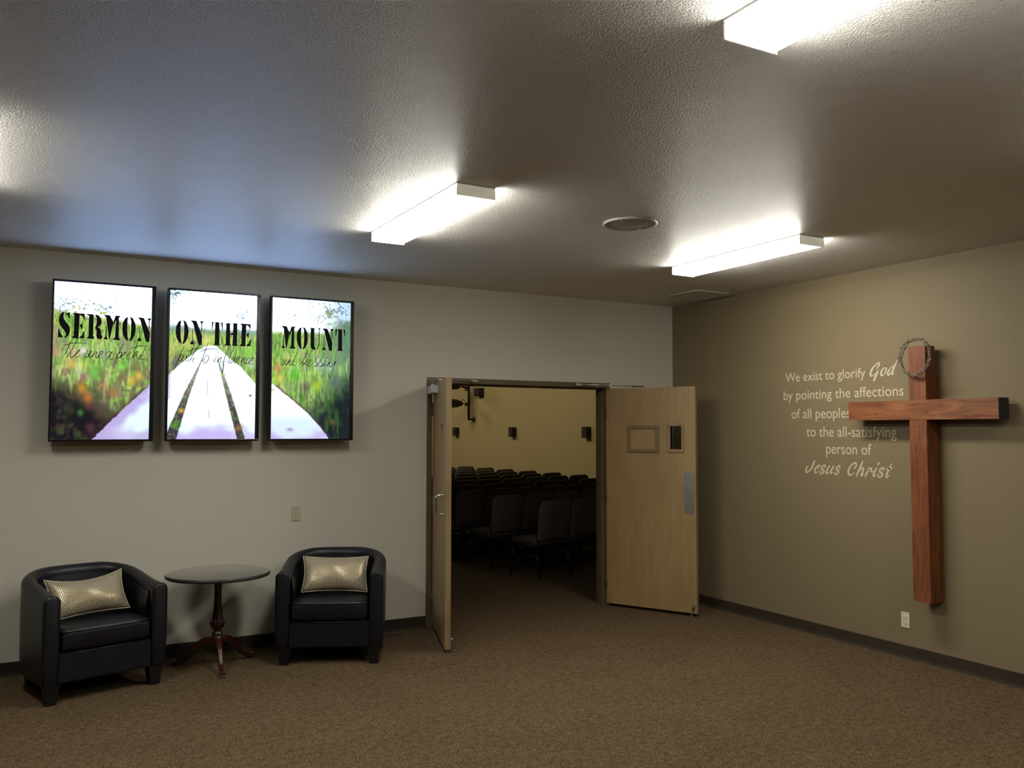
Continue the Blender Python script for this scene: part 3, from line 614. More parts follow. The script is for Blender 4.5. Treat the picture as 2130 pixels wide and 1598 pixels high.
    clusters = {0: [(.18, .15, .10, .04, 34, (120, 150, 150)), (.35, .12, .06, .03, 16, (130, 160, 140)), (.46, .155, .06, .025, 26, (104, 142, 120)), (.56, .155, .05, .03, 18, (120, 140, 170)), (.25, .17, .05, .02, 20, (190, 200, 70)), (.47, .18, .03, .02, 12, (196, 206, 70)), (.10, .15, .06, .05, 22, (120, 150, 176)), (.65, .08, .05, .03, 5, (150, 160, 150))],
                1: [(.06, .02, .07, .02, 40, (70, 110, 130)), (.05, .08, .03, .04, 8, (120, 180, 180)), (.80, .15, .04, .025, 22, (110, 180, 180)), (.88, .12, .02, .02, 6, (100, 170, 180))],
                2: [(.70, .07, .09, .05, 56, (84, 130, 118)), (.88, .07, .08, .05, 46, (70, 96, 140)), (.47, .05, .03, .04, 12, (110, 150, 150)), (.25, .13, .05, .025, 16, (140, 190, 150)), (.62, .14, .06, .03, 26, (112, 170, 100)), (.90, .16, .09, .04, 50, (116, 140, 150)), (.80, .19, .10, .03, 40, (130, 180, 100))]}[k]
    for (a, b, sa, sb, n, c) in clusters:
        for i in range(n):
            ca, cb = a + rs.randn() * sa * .7, b + rs.randn() * sb * .7
            r = rs.uniform(.006, .014); ang = rs.uniform(0, 3.14)
            du, dv = (u - ca), (v - cb) * 1.72
            x = du * math.cos(ang) + dv * math.sin(ang); y = -du * math.sin(ang) + dv * math.cos(ang)
            m = np.exp(-((x / r) ** 2 + (y / (r * .55)) ** 2) ** 1.5)
            img = mixc(img, np.ones_like(img) * C3(*c) * rs.uniform(.75, 1.1), m * .9)
    for i in range(26 if k != 1 else 6):     # thin grass blades and stalks
        a = rs.uniform(0, 1); b = rs.uniform(.3, .62); ln = rs.uniform(.08, .22); lean = rs.uniform(-.06, .06)
        t = np.clip((b + ln - v) / ln, 0, 1); inside = ((v > b) & (v < b + ln))
        m = np.exp(-((u - a - lean * t * t) / .008) ** 2) * inside
        c = C3(*[(150, 226, 90), (206, 226, 150), (84, 150, 52), (200, 190, 150)][i % 4])
        if k == 1: m = m * ((u < .12) | (u > .9)) * (v < .55)
        img = mixc(img, np.ones_like(img) * c, m * .65 * sstep(0, .35, t) * sstep(1.0, .9, t))
    # boardwalk
    board = C3(252, 254, 255) * 1.10; lav = C3(196, 180, 236); cy = C3(226, 246, 255)
    wob = .006 * (vnoise(u, v, 3, 60, 61 + k, 2) - .5)
    pn = vnoise(u, v, 5, 16, 71 + k, 2)
    def lin(pts, x):  # piecewise linear through (v,u)
        return np.interp(x, [q[0] for q in pts], [q[1] for q in pts])
    if k == 0:
        e = lin([(.60, 1.04), (.66, .975), (.72, .87), (.80, .73), (.90, .57), (1.0, .41)], v) + wob * 4
        m = sstep(-.004, .010, u - e) * (v > .6)
        bc = mixc(np.ones_like(img) * lav, cy * 1.05, sstep(.06, .26, u - e + (pn - .5) * .25)); bc = mixc(bc, lav * .97, sstep(.90, 1.0, v + (pn - .5) * .12) * .8)
        img = mixc(img, np.ones_like(img) * C3(70, 44, 54), sstep(.07, 0, e - u) * (v > .66) * .7 * (u < e))
        img = mixc(img, bc, m)
    elif k == 1:
        el = lin([(.36, .43), (.39, .34), (.47, .17), (.575, -.01), (1.0, -.8)], v) + wob * 2
        er = lin([(.36, .52), (.39, .585), (.45, .70), (.50, .82), (.62, 1.005), (1.0, 1.6)], v) + wob * 2
        m = sstep(-.006, .012, u - el) * sstep(-.006, .012, er - u) * sstep(.355, .372, v)
        bc = np.ones_like(img) * board
        bc = mixc(bc, cy, sstep(.70, 1.0, v) * .8); bc = mixc(bc, lav * 1.06, sstep(.90, 1.03, v + (pn - .5) * .18))
        bc = mixc(bc, lav, sstep(.06, 0, u) * sstep(.6, .5, np.abs(v - .6) * 4) * .7)
        img = mixc(img, bc, m)
        gap = sstep(.42, .52, v)
        l0 = lin([(.44, .385), (.47, .355), (.69, .175), (1.0, -.035)], v); l1 = lin([(.44, .395), (.47, .372), (.69, .245), (1.0, .10)], v)
        r0 = lin([(.44, .545), (.47, .548), (.69, .645), (1.0, .79)], v); r1 = lin([(.44, .550), (.47, .566), (.69, .715), (1.0, .885)], v)
        gn = vnoise(u, v, 40, 60, 81, 2)
        for (a, b) in ((l0, l1), (r0, r1)):
            m = sstep(-.004, .008, u - a + wob) * sstep(-.004, .008, b - u + wob) * (v > .44)
            gc = mixc(np.ones_like(img) * C3(150, 156, 138), C3(62, 52, 60), sstep(.55, .85, v + (gn - .5) * .4))
            gc = mixc(gc, C3(110, 150, 70), sstep(.56, .72, gn) * .7)
            img = mixc(img, gc, m * .95)
        for (a, b, r, c) in [(.15, .81, .03, (236, 182, 66)), (.09, .905, .045, (92, 150, 60)), (.62, .56, .025, (170, 216, 110)), (.76, .86, .03, (96, 130, 66)), (.81, .925, .045, (160, 118, 80)), (.22, .685, .03, (150, 120, 96)), (.94, .70, .018, (110, 70, 80)), (.84, .985, .03, (84, 76, 70))]:
            d = ((u - a) / r) ** 2 + ((v - b) / (r * .5)) ** 2
            img = mixc(img, np.ones_like(img) * C3(*c), np.exp(-d) * .9)
        crack = np.exp(-((u - (.435 + .03 * sstep(.6, .9, v))) / .006) ** 2) * ((v > .60) & (v < .70) | (v > .80) & (v < .86))
        img = mixc(img, np.ones_like(img) * C3(150, 130, 150), crack * .6)
    else:
        e = lin([(.575, -.03), (.61, .005), (.72, .25), (.82, .46), (.92, .63), (1.0, .735)], v) + wob * 3
        m = sstep(-.004, .010, e - u) * (v > .57)
        bc = mixc(np.ones_like(img) * board, cy, sstep(.74, .9, v)); bc = mixc(bc, lav * 1.05, sstep(.88, 1.02, v + (pn - .5) * .22))
        img = mixc(img, np.ones_like(img) * C3(84, 60, 84), sstep(.06, 0, u - e) * (u > e) * (v > .62) * .7)
        img = mixc(img, bc, m)
        for (a, b, r, c) in [(.02, .655, .025, (170, 180, 140)), (.235, .935, .04, (168, 150, 200))]:
            d = ((u - a) / r) ** 2 + ((v - b) / (r * .3)) ** 2
            img = mixc(img, np.ones_like(img) * C3(*c), np.exp(-d) * .9)
    return np.clip(img, 0, 1.2)
def screen_mat():
    m = bpy.data.materials.new('lit_screen_picture'); m.use_nodes = True; nt = m.node_tree; nt.nodes.clear()
    a = nt.nodes.new('ShaderNodeVertexColor'); a.layer_name = 'picture'
    e = nt.nodes.new('ShaderNodeEmission'); e.inputs[1].default_value = SCREEN_GLOW
    o = nt.nodes.new('ShaderNodeOutputMaterial'); nt.links.new(a.outputs[0], e.inputs[0]); nt.links.new(e.outputs[0], o.inputs[0])
    return m
K['screen'] = screen_mat()
def screen_mesh(k, w, h, nx=208, nz=348):
    us = np.linspace(0, 1, nx); vs_ = np.linspace(0, 1, nz); U, V = np.meshgrid(us, vs_)
    img = paint_screen(k, U, V)
    lin = np.where(img <= .04045, img / 12.92, ((img + .055) / 1.055) ** 2.4)
    bright = lin.min(axis=2)
    sky = (V < {0: .30, 1: .30, 2: .28}[k])[..., None]
    lin = lin * (1 + sstep(.70, 1.1, bright)[..., None] * np.where(sky, np.array([1.3, 2.6, 5.6]), np.array([.10, .25, .5])))      # the panel's cool white
    P = np.stack([U * w, np.zeros_like(U), h - V * h], -1).reshape(-1, 3)
    me = bpy.data.meshes.new('screen')
    i = np.arange(nx * nz).reshape(nz, nx)
    F = np.stack([i[:-1, :-1], i[1:, :-1], i[1:, 1:], i[:-1, 1:]], -1).reshape(-1, 4)
    me.vertices.add(nx * nz); me.vertices.foreach_set('co', P.ravel())
    me.loops.add(F.size); me.loops.foreach_set('vertex_index', F.ravel().astype(np.int32))
    me.polygons.add(len(F)); me.polygons.foreach_set('loop_start', np.arange(0, F.size, 4, dtype=np.int32))
    me.update(calc_edges=True); me.validate()
    ca = me.color_attributes.new('picture', 'FLOAT_COLOR', 'POINT')
    ca.data.foreach_set('color', np.concatenate([lin, np.ones(lin.shape[:2] + (1,))], -1).ravel().astype(np.float32))
    me.materials.append(K['screen'])
    return me
def ribbon(mb, pts, widths, y):
    """flat stroke in the x-z plane with round-ish tapered ends"""
    P = [np.array(p, float) for p in pts]; n = len(P); L_, R_ = [], []
    for i in range(n):
        t = P[min(i + 1, n - 1)] - P[max(i - 1, 0)]; l = np.hypot(*t) or 1; t = t / l
        nn = np.array([-t[1], t[0]]) * widths[i] * .5
        L_.append(P[i] + nn); R_.append(P[i] - nn)
    vs = [(q[0], y, q[1]) for q in L_] + [(q[0], y, q[1]) for q in R_]
    mb.add(vs, [(i, i + 1, n + i + 1, n + i) for i in range(n - 1)])
def disc(mb, c, r, y, k=10):
    mb.add([(c[0] + r * math.cos(2 * math.pi * i / k), y, c[1] + r * math.sin(2 * math.pi * i / k)) for i in range(k)], [tuple(range(k))])
tv_labels = ['leftmost wall television, its picture lettered SERMON over flowers and grass',
             'middle wall television, its picture lettered ON THE over a white boardwalk',
             'rightmost wall television, its picture lettered MOUNT over grass and path edge']
for k in range(3):
    x0 = TVX[k]
    t = empty('television', (x0 + TW / 2, 0, TZ0)); tag(t, 'black framed upright ' + tv_labels[k], 'television', 'three upright televisions in a row')
    hx = TW / 2; bl, brr, bt = .014, .031, .016
    mb = MB().box(-hx + .001, hx - .001, TY + .018, TY + .072, .001, TH - .001, .004).box(-hx + .03, hx - .03, TY + .072, TY + .100, .04, TH - .04, .008)
    mb.build('housing', K['plastic_mat'], t)
    bz = MB()
    bz.box(-hx, hx, TY, TY + .020, 0, bt, .003).box(-hx, hx, TY, TY + .020, TH - bt, TH, .003).box(-hx, -hx + bl, TY, TY + .020, bt, TH - bt, .003).box(hx - brr, hx, TY, TY + .020, bt, TH - bt, .003)
    bz.build('bezel', K['plastic_black'], t)
    MB().box(-.2, .2, -.0505, -.0008, .35, .80, .003).build('wall_bracket', K['plastic_mat'], t)
    sw, sh = TW - bl - brr, TH - 2 * bt
    so = bpy.data.objects.new('screen', screen_mesh(k, sw, sh)); COL.objects.link(so); so.parent = t; so.location = (-hx + bl, TY + .003, bt)
    ox, oz = (TX0 - x0) - bl, -bt         # traced millimetres -> screen coordinates
    mb = MB()
    for (kk, ch, a, b, c, d_) in PLACE:
        if kk != k: continue
        for poly in STENCIL[ch]:
            mb.add([((a + q[0] / 100 * (c - a)) / 1000 + ox, -.0012, (b + q[1] / 100 * (d_ - b)) / 1000 + oz) for q in poly], [tuple(range(len(poly)))])
    # triangulated so that concave outlines fill properly
    o = mb.build('title_lettering', K['ink'], so)
    bm = bmesh.new(); bm.from_mesh(o.data); bmesh.ops.triangulate(bm, faces=bm.faces, ngon_method='EAR_CLIP'); bm.to_mesh(o.data); bm.free()
    mb = MB()
    for st in HAND[k]:
        pts = [((q[0]) / 1000 + ox, q[1] / 1000 + oz) for q in st]
        pts = catmull(pts, 5) if len(pts) > 2 else [np.array(q) for q in pts]
        n = len(pts); ws = [.0042 * (0.75 + .45 * math.sin(math.pi * i / max(1, n - 1))) for i in range(n)]
        ribbon(mb, pts, ws, -.0010); disc(mb, pts[0], .0030, -.0010, 6)
    mb.build('handwritten_line', K['inkpurple'], so)

# ------------------------------------------------------------------ lettering on the accent wall
wl = empty('wall_lettering', (0, -2.1, 1.35)); tag(wl, 'cream vinyl motto lettered on the taupe wall beside the wooden cross', 'lettering')
def text_line(txt, ya, yb, zbase, cap_h, measure):
    """a line of sans lettering from y=ya to y=yb (reading towards -y), scaled so that `measure` glyph height equals cap_h"""
    cu = bpy.data.curves.new('text', 'FONT'); cu.body = txt; cu.size = 1.0; cu.resolution_u = 4; cu.fill_mode = 'FRONT'; cu.offset = .0
    to = bpy.data.objects.new('text', cu); COL.objects.link(to)
    c2 = bpy.data.curves.new('m', 'FONT'); c2.body = measure; c2.size = 1.0
    t2 = bpy.data.objects.new('m', c2); COL.objects.link(t2)
    dg = bpy.context.evaluated_depsgraph_get()
    me = bpy.data.meshes.new_from_object(to.evaluated_get(dg)); m2 = bpy.data.meshes.new_from_object(t2.evaluated_get(dg))
    hh = max(v.co.y for v in m2.vertices)
    bpy.data.objects.remove(to); bpy.data.objects.remove(t2); bpy.data.meshes.remove(m2)
    V = np.array([v.co[:] for v in me.vertices]); F = [tuple(p.vertices) for p in me.polygons]; bpy.data.meshes.remove(me)
    a, b = V[:, 0].min(), V[:, 0].max()
    sx = abs(yb - ya) / (b - a); sz = cap_h / hh
    # split into words at the wide gaps
    iv = sorted((min(V[i, 0] for i in f), max(V[i, 0] for i in f)) for f in F); words = [list(iv[0])]
    for p, q in iv[1:]:
        if p - words[-1][1] > .15: words.append([p, q])
        else: words[-1][1] = max(words[-1][1], q)
    for p, q in words:
        fs = [f for f in F if V[f[0], 0] >= p - 1e-6 and V[f[0], 0] <= q + 1e-6]
        ids = sorted({i for f in fs for i in f}); at = {i: k for k, i in enumerate(ids)}
        vs = [(-.0012, ya - (V[i, 0] - a) * sx - wl.location.y, zbase + V[i, 1] * sz - wl.location.z) for i in ids]
        MB().add(vs, [tuple(at[i] for i in f) for f in fs]).build('word', K['vinyl'], wl)
text_line('We exist to glorify', -1.543, -2.383, 2.148, .076, 'W')
text_line('by pointing the affections', -1.518, -2.726, 1.989, .080, 'b')
text_line('of all peoples', -1.606, -2.232, 1.824, .083, 'l')
text_line('to the all-satisfying', -1.770, -2.658, 1.668, .085, 'l')
text_line('person of', -1.978, -2.425, 1.526, .058, 'e')
for word in ('God', 'Jesus', 'Christ'):
    mb = MB()
    for st in BRUSH[word]:
        pts = catmull([(q[0] / 1000, q[1] / 1000, q[2] / 1000) for q in st], 5)
        ws = [max(.003, float(q[2])) for q in pts]
        Mx = Matrix(((0, 1, 0, 0), (1, 0, 0, 0), (0, 0, 1, 0), (0, 0, 0, 1)))
        sub = MB(); pp = [(-(q[0]) - wl.location.y, q[1] - wl.location.z) for q in pts]
        ribbon(sub, pp, ws, -.0012)
        for i in (0, len(pp) - 1): disc(sub, pp[i], ws[i] * .5, -.0012, 10)
        mb.add(sub.v, sub.f, M=Mx)
    mb.build('script_word', K['vinyl'], wl)

# ------------------------------------------------------------------ tub armchairs (front is local -y)
def grid_mesh(rows, closed_u=False, closed_v=False):
    vs = [p for r in rows for p in r]; n = len(rows); m = len(rows[0]); fs = []
    for i in range(n if closed_u else n - 1):
        for j in range(m if closed_v else m - 1):
            fs.append((i * m + j, ((i + 1) % n) * m + j, ((i + 1) % n) * m + (j + 1) % m, i * m + (j + 1) % m))
    return vs, fs
def tub_path(hw, yb0, yb, yf, n=13):
    """U from left front round the back to right front: list of (x, y, s) with s = 0 at the front, 1 at the back"""
    pts = []
    for i in range(5): pts.append((-hw, yf + (yb0 - yf) * i / 5))
    for i in range(2 * n + 1):
        a = math.pi * (1 - i / (2 * n))
        c, s = math.cos(a), math.sin(a)
        e = 2 / 2.5
        pts.append((hw * math.copysign(abs(c) ** e, c), yb0 + (yb - yb0) * abs(s) ** e))
    for i in range(4, -1, -1): pts.append((hw, yf + (yb0 - yf) * i / 5))
    return pts
def armchair(loc, ang, label):
    t = empty('tub_armchair', (*loc, 0), ang); tag(t, label, 'armchair', 'dark leather tub armchairs by the side table')
    th = .098; zb = .125
    path = tub_path(.340, .02, .305, -.345)
    n = len(path); rows = []
    for i, (x, y) in enumerate(path):
        a = path[max(0, i - 1)]; b = path[min(n - 1, i + 1)]
        tx, ty = b[0] - a[0], b[1] - a[1]; l = math.hypot(tx, ty); nx, ny = -ty / l, tx / l   # towards the outside: left normal of travel
        if i == 0 or i == n - 1: nx, ny = (-1 if i == 0 else 1), 0
        sback = max(0, min(1, (y + .345) / .62))
        zt = .678 + .092 * (sback ** 1.4)
        ring = []
        r = th / 2
        sec = [(r * .86, zb), (r * .96, zb + .15), (r, zb + .32), (r, zt - r * 1.0)]
        for k in range(1, 8):
            an = math.pi * k / 8; sec.append((r * math.cos(an), zt - r + r * math.sin(an)))
        sec += [(-r, zt - r * 1.0), (-r * .97, zb + .34), (-r * .9, zb + .16), (-r * .9, zb)]
        for o, z in sec: ring.append((x + nx * o, y + ny * o, z))
        rows.append(ring)
    # rounded front faces: extra rings pushed forward and inset
    def inset(ring, dy, k):
        cx = sum(p[0] for p in ring) / len(ring); cz = (min(p[2] for p in ring) + max(p[2] for p in ring)) / 2
        return [(cx + (p[0] - cx) * k, p[1] - dy, cz + (p[2] - cz) * (1 - (1 - k) * .14)) for p in ring]
    front = rows[0]; back = rows[-1]
    rows = [inset(front, .019, .72), inset(front, .015, .90), inset(front, .007, .98)] + rows + [inset(back, .007, .98), inset(back, .015, .90), inset(back, .019, .72)]
    vs, fs = grid_mesh(rows, False, True)
    m = len(rows[0]); fs.append(tuple(range(m))[::-1]); fs.append(tuple((len(rows) - 1) * m + j for j in range(m)))
    shell = MB().add(vs, fs, True).build('shell', K['leather'], t, smooth_angle=50)
    # welt that outlines each arm front
    for side in (0, -1):
        ring = rows[2] if side == 0 else rows[-3]
        pts = [(p[0], p[1] - .002, p[2]) for p in ring]
        MB().tube([tuple(q) for q in catmull(pts, 2)], .0042, 6).build('welt', K['leather'], shell)
    # inside back panel (a slightly puffed pad)
    pad = []
    ip = tub_path(.286, .00, .248, -.30)
    for i, (x, y) in enumerate(ip):
        sback = max(0, min(1, (y + .345) / .62)); zt = .623 + .092 * (sback ** 1.4)
        pad.append([(x * (1 - .05 * math.sin(math.pi * k / 8)), y - .018 * math.sin(math.pi * k / 8) * (1 if y > 0 else .2), .40 + (zt - .40) * k / 8) for k in range(9)])
    vs, fs = grid_mesh(pad); MB().add(vs, fs, True).build('inside_back', K['leather'], t)
    # seat cushion: straight front, rounded back, crowned top
    out = [(-.250, -.352), (-.125, -.366), (0, -.369), (.125, -.366), (.250, -.352)]
    cb = tub_path(.280, .0, .240, -.31)[::-1]
    out = [(-.270, -.358)] + [(x, -.358 - .010 * (1 - (x / .27) ** 2)) for x in (-.18, -.09, 0, .09, .18)] + [(.270, -.358)] + cb
    out = out[:-1]
    cx, cy = 0, -.06; rows = []
    for k, z in ((.0, .318), (.90, .318), (.975, .324), (1.0, .345), (1.0, .420), (.985, .445), (.95, .456), (.80, .460), (.5, .463), (.0, .464)):
        rows.append([(cx + (x - cx) * max(k, .001), cy + (y - cy) * max(k, .001), z) for x, y in out])
    vs, fs = grid_mesh(rows, False, True); cush = MB().add(vs, fs, True).build('seat_cushion', K['leather'], t, smooth_angle=60)
    w1 = [(x * 1.003, cy + (y - cy) * 1.003, .443) for x, y in out]
    MB().tube(w1, .0045, 6, closed=True).build('welt', K['leather'], cush)
    # front apron under the cushion
    ap = MB().box(-.292, .292, -.352, -.300, zb, .312, .012).box(-.28, .28, -.30, .22, zb, .30)
    apo = ap.build('front_apron', K['leather'], t)
    MB().tube([(-.286, -.352, .308), (0, -.355, .308), (.286, -.352, .308)], .0042, 6).build('welt', K['leather'], apo)
    # tapered block legs
    for lx in (-.322, .322):
        for ly in (-.315, .25):
            a, b = .043, .031
            if ly > 0: lx2 = lx * .80
            else: lx2 = lx
            ox = .004 * (1 if lx > 0 else -1)
            vs = [(lx2 + sx * a, ly + sy * a, .130) for sx, sy in ((-1, -1), (1, -1), (1, 1), (-1, 1))] + [(lx2 + ox + sx * b, ly + sy * b, 0) for sx, sy in ((-1, -1), (1, -1), (1, 1), (-1, 1))]
            MB().add(vs, [(0, 1, 2, 3), (7, 6, 5, 4), (0, 4, 5, 1), (1, 5, 6, 2), (2, 6, 7, 3), (3, 7, 4, 0)]).build('leg', K['blackwood'], t)
    return t
A1, A2 = math.radians(16.5), math.radians(-24.0)
armchair((-5.470, -.455), A1, 'black leather tub armchair at far left, turned towards the table, cushion slumped sideways')
armchair((-3.745, -.462), A2, 'black leather tub armchair right of the table, next to the doors, cushion upright')

def pillow(loc, rot, label, W=.50, Hh=.290, T=.13, sag=0.0):
    t = empty('throw_pillow', loc); t.rotation_euler = rot
    tag(t, label, 'cushion', 'champagne sequin cushions')
    nu, nv = 33, 21; rows = {1: [], -1: []}
    for s in (1, -1):
        for j in range(nv):
            v = -1 + 2 * j / (nv - 1); r = []
            for i in range(nu):
                u = -1 + 2 * i / (nu - 1)
                x = u * W / 2 * (1 - .075 * (1 - v * v) * abs(u) ** 1.2); z = v * Hh / 2 * (1 - .11 * (1 - u * u) * abs(v) ** 1.2)
                d = T / 2 * ((1 - abs(u) ** 2.6) ** .62) * ((1 - abs(v) ** 2.4) ** .62)
                d += .006 * math.sin(5 * u + 2 * v + (s * 1.3)) * (1 - u * u) * (1 - v * v)
                z -= sag * (1 - u * u) * .03 * (v + 1)
                r.append((x, -s * d, z))
            rows[s].append(r)
    mb = MB()
    for s in (1, -1):
        vs, fs = grid_mesh(rows[s]); mb.add(vs, fs, True)
    c = mb.build('sequin_cover', K['sequin'], t)
    bm = bmesh.new(); bm.from_mesh(c.data); bmesh.ops.remove_doubles(bm, verts=bm.verts, dist=.0004); bmesh.ops.recalc_face_normals(bm, faces=bm.faces); bm.to_mesh(c.data); bm.free()
    c.data.polygons.foreach_set('use_smooth', [True] * len(c.data.polygons))
    top = rows[1]; per = [top[0][i] for i in range(nu)] + [top[j][-1] for j in range(1, nv)] + [top[-1][i] for i in range(nu - 2, -1, -1)] + [top[j][0] for j in range(nv - 2, 0, -1)]
    MB().tube(per, .0032, 6, closed=True).build('piped_edge', K['ivory'], t)
    return t
def in_chair(loc, ang, p):
    c, s = math.cos(ang), math.sin(ang)
    return (loc[0] + c * p[0] - s * p[1], loc[1] + s * p[0] + c * p[1], p[2])
pillow(in_chair((-5.470, -.455), A1, (-.015, -.035, .606)), (math.radians(-30), math.radians(-2.5), A1 - .02), 'gold sequin cushion tilted in the far left armchair', T=.15, sag=.5)
pillow(in_chair((-3.745, -.462), A2, (.005, -.035, .606)), (math.radians(-30), math.radians(1.5), A2 + .10), 'silvery sequin cushion upright in the armchair next to the doors', T=.14)

# ------------------------------------------------------------------ round pedestal table
t = empty('side_table', (-4.616, -.445, 0)); tag(t, 'round dark topped pedestal table on three curved reddish legs between the armchairs', 'table')
ZT = .682
MB().lathe([(.001, ZT - .004), (.358, ZT - .004), (.365, ZT - .006), (.365, ZT - .020), (.360, ZT - .026), (.001, ZT - .026)], 64, cap=False).build('tabletop', K['plastic_mat'], t)
MB().lathe([(.001, ZT), (.352, ZT), (.359, ZT - .0015), (.362, ZT - .005), (.001, ZT - .005)], 64, cap=False).build('top_veneer', K['tabletop'], t)
col = [(.075, ZT - .026), (.075, ZT - .038), (.030, ZT - .046), (.0275, .60), (.0245, .55), (.026, .48), (.030, .42), (.036, .375), (.041, .350), (.044, .335), (.0455, .318), (.044, .300), (.038, .282), (.028, .268), (.0265, .258), (.037, .248), (.039, .238), (.034, .228), (.040, .222), (.040, .195), (.036, .150), (.022, .140)]
MB().lathe(col, 28).build('column', K['espresso'], t)
car = MB()
for k in range(12):   # carved leaves round the urn
    a = 2 * math.pi * k / 12
    car.tube([(.043 * math.cos(a), .043 * math.sin(a), .286), (.0475 * math.cos(a), .0475 * math.sin(a), .318), (.041 * math.cos(a), .041 * math.sin(a), .352)], [.003, .0065, .002], 6)
car.build('carved_urn', K['espresso'], t)
for a in (-93, 27, 147):
    a = math.radians(a); d = Vector((math.cos(a), math.sin(a), 0))
    pr = [(.030, .185, .022), (.075, .190, .021), (.125, .165, .019), (.175, .115, .0165), (.225, .062, .0145), (.270, .030, .0135), (.305, .018, .0145), (.335, .020, .016)]
    cc = catmull(pr, 5)
    pts = [(d.x * q[0], d.y * q[0], q[1]) for q in cc]; side = Vector((-d.y, d.x, 0))
    mb = MB(); rows = []
    for i, q in enumerate(cc):
        a0 = cc[max(0, i - 1)]; b0 = cc[min(len(cc) - 1, i + 1)]
        tx, tz = b0[0] - a0[0], b0[1] - a0[1]; l = math.hypot(tx, tz) or 1; nrm = Vector((-d.x * tz / l, -d.y * tz / l, tx / l))
        P = Vector(pts[i]); hh = q[2] * 1.25; ww = q[2]
        ring = []
        for (su, sn) in ((-.75, 1), (.75, 1), (1, .6), (1, -.7), (.6, -1), (-.6, -1), (-1, -.7), (-1, .6)):
            ring.append(tuple(P + side * ww * su + nrm * hh * sn))
        rows.append([(p[0], p[1], max(.0, p[2])) for p in ring])
    vs, fs = grid_mesh(rows, False, True); fs.append(tuple(range(8))); fs.append(tuple((len(rows) - 1) * 8 + j for j in range(8))[::-1])
    leg = mb.add(vs, fs, True).build('leg', K['cherry'], t, smooth_angle=40)
    e = d * .330
    MB().box(-.013, .013, -.017, .017, .0, .022, .004, M=Matrix.Translation((e.x, e.y, 0)) @ Matrix.Rotation(a, 4, 'Z')).build('toe_cap', K['bronze'], leg)

# ------------------------------------------------------------------ wooden cross and thorn crown
t = empty('wooden_cross', (0, -2.936, .46)); tag(t, 'large reddish timber cross fixed to the taupe wall', 'cross')
def timber(x0, x1, y0, y1, z0, z1, axis, seed):
    """a slightly uneven sawn beam"""
    rs = np.random.RandomState(seed); n = 26; rows = []
    for i in range(n + 1):
        tt = i / n; j = (rs.rand(4, 2) - .5) * .0014
        if axis == 'Z': z = z0 + (z1 - z0) * tt; c = [(x0, y0, z), (x1, y0, z), (x1, y1, z), (x0, y1, z)]; r = [(p[0] + j[q][0], p[1] + j[q][1], p[2]) for q, p in enumerate(c)]
        else: y = y0 + (y1 - y0) * tt; c = [(x0, y, z0), (x1, y, z0), (x1, y, z1), (x0, y, z1)]; r = [(p[0] + j[q][0], p[1], p[2] + j[q][1]) for q, p in enumerate(c)]
        rows.append(r)
    vs, fs = grid_mesh(rows, False, True); fs.append((0, 1, 2, 3)); fs.append(tuple(n * 4 + q for q in (3, 2, 1, 0)))
    return MB().add(vs, fs)
oy, oz = 2.936, .46
timber(-.160, -.050, -3.028 + oy, -2.888 + oy, 0.478 - oz, 2.341 - oz, 'Z', 3).build('upright', K['cedar_v'], t)
# the crossbar is lapped over the upright: proud by a couple of millimetres
cb_ = timber(-.162, -.050, -3.565 + oy, -2.345 + oy, 1.800 - oz, 1.944 - oz, 'Y', 5).build('crossbar', K['cedar_h'], t)
MB().box(-.1625, -.0495, -3.569 + oy, -3.564 + oy, 1.7995 - oz, 1.9445 - oz, .001).build('end_grain', K['charred'], cb_)
timber(-.0495, -.001, -3.024 + oy, -2.892 + oy, 0.482 - oz, 2.12 - oz, 'Z', 9).build('backing_strip', K['cedar_v'], t)
for yy_ in (-2.940, -2.963):
    MB().lathe([(.001, 0), (.004, .0), (.005, -.002), (.003, -.0035)], 10, M=Matrix.Translation((-.161, oy + yy_, 2.185 - oz)) @ Matrix.Rotation(-math.pi / 2, 4, 'Y')).build('nail', K['slot'], t)
t = empty('thorn_crown', (-.192, -2.968, 2.259)); tag(t, 'crown of twisted thorn twigs hung over the top of the cross', 'crown')
rs = np.random.RandomState(21)
for s in range(4):
    ph = rs.uniform(0, 6.28); pts = []
    for i in range(40):
        a = 2 * math.pi * i / 40; tw = 3 * a + ph + s * 1.6
        R = .128 + .008 * math.sin(tw) + .004 * math.sin(7 * a + s)
        pts.append((.012 * math.cos(tw) + .020 * math.sin(a + .6) * (1 if s % 2 else .6), R * math.cos(a), R * 1.04 * math.sin(a)))
    MB().tube(pts, [.0034 + .0012 * math.sin(i * 1.7 + s) for i in range(40)], 6, closed=True).build('twig', K['twig'], t)
mb = MB()
for i in range(46):
    a = rs.uniform(0, 6.28); R = .128; b = Vector((rs.uniform(-.008, .008), R * math.cos(a), R * 1.04 * math.sin(a)))
    dv = Vector((rs.uniform(-.7, .3), math.cos(a) * rs.uniform(-.6, 1) + rs.uniform(-.5, .5), math.sin(a) * rs.uniform(-.6, 1) + rs.uniform(-.5, .5))).normalized() * rs.uniform(.018, .036)
    mb.tube([tuple(b), tuple(b + dv * .5 + Vector((0, .002, 0))), tuple(b + dv)], [.0022, .0016, .0004], 5)
mb.build('thorns', K['twig'], t, kind='stuff')

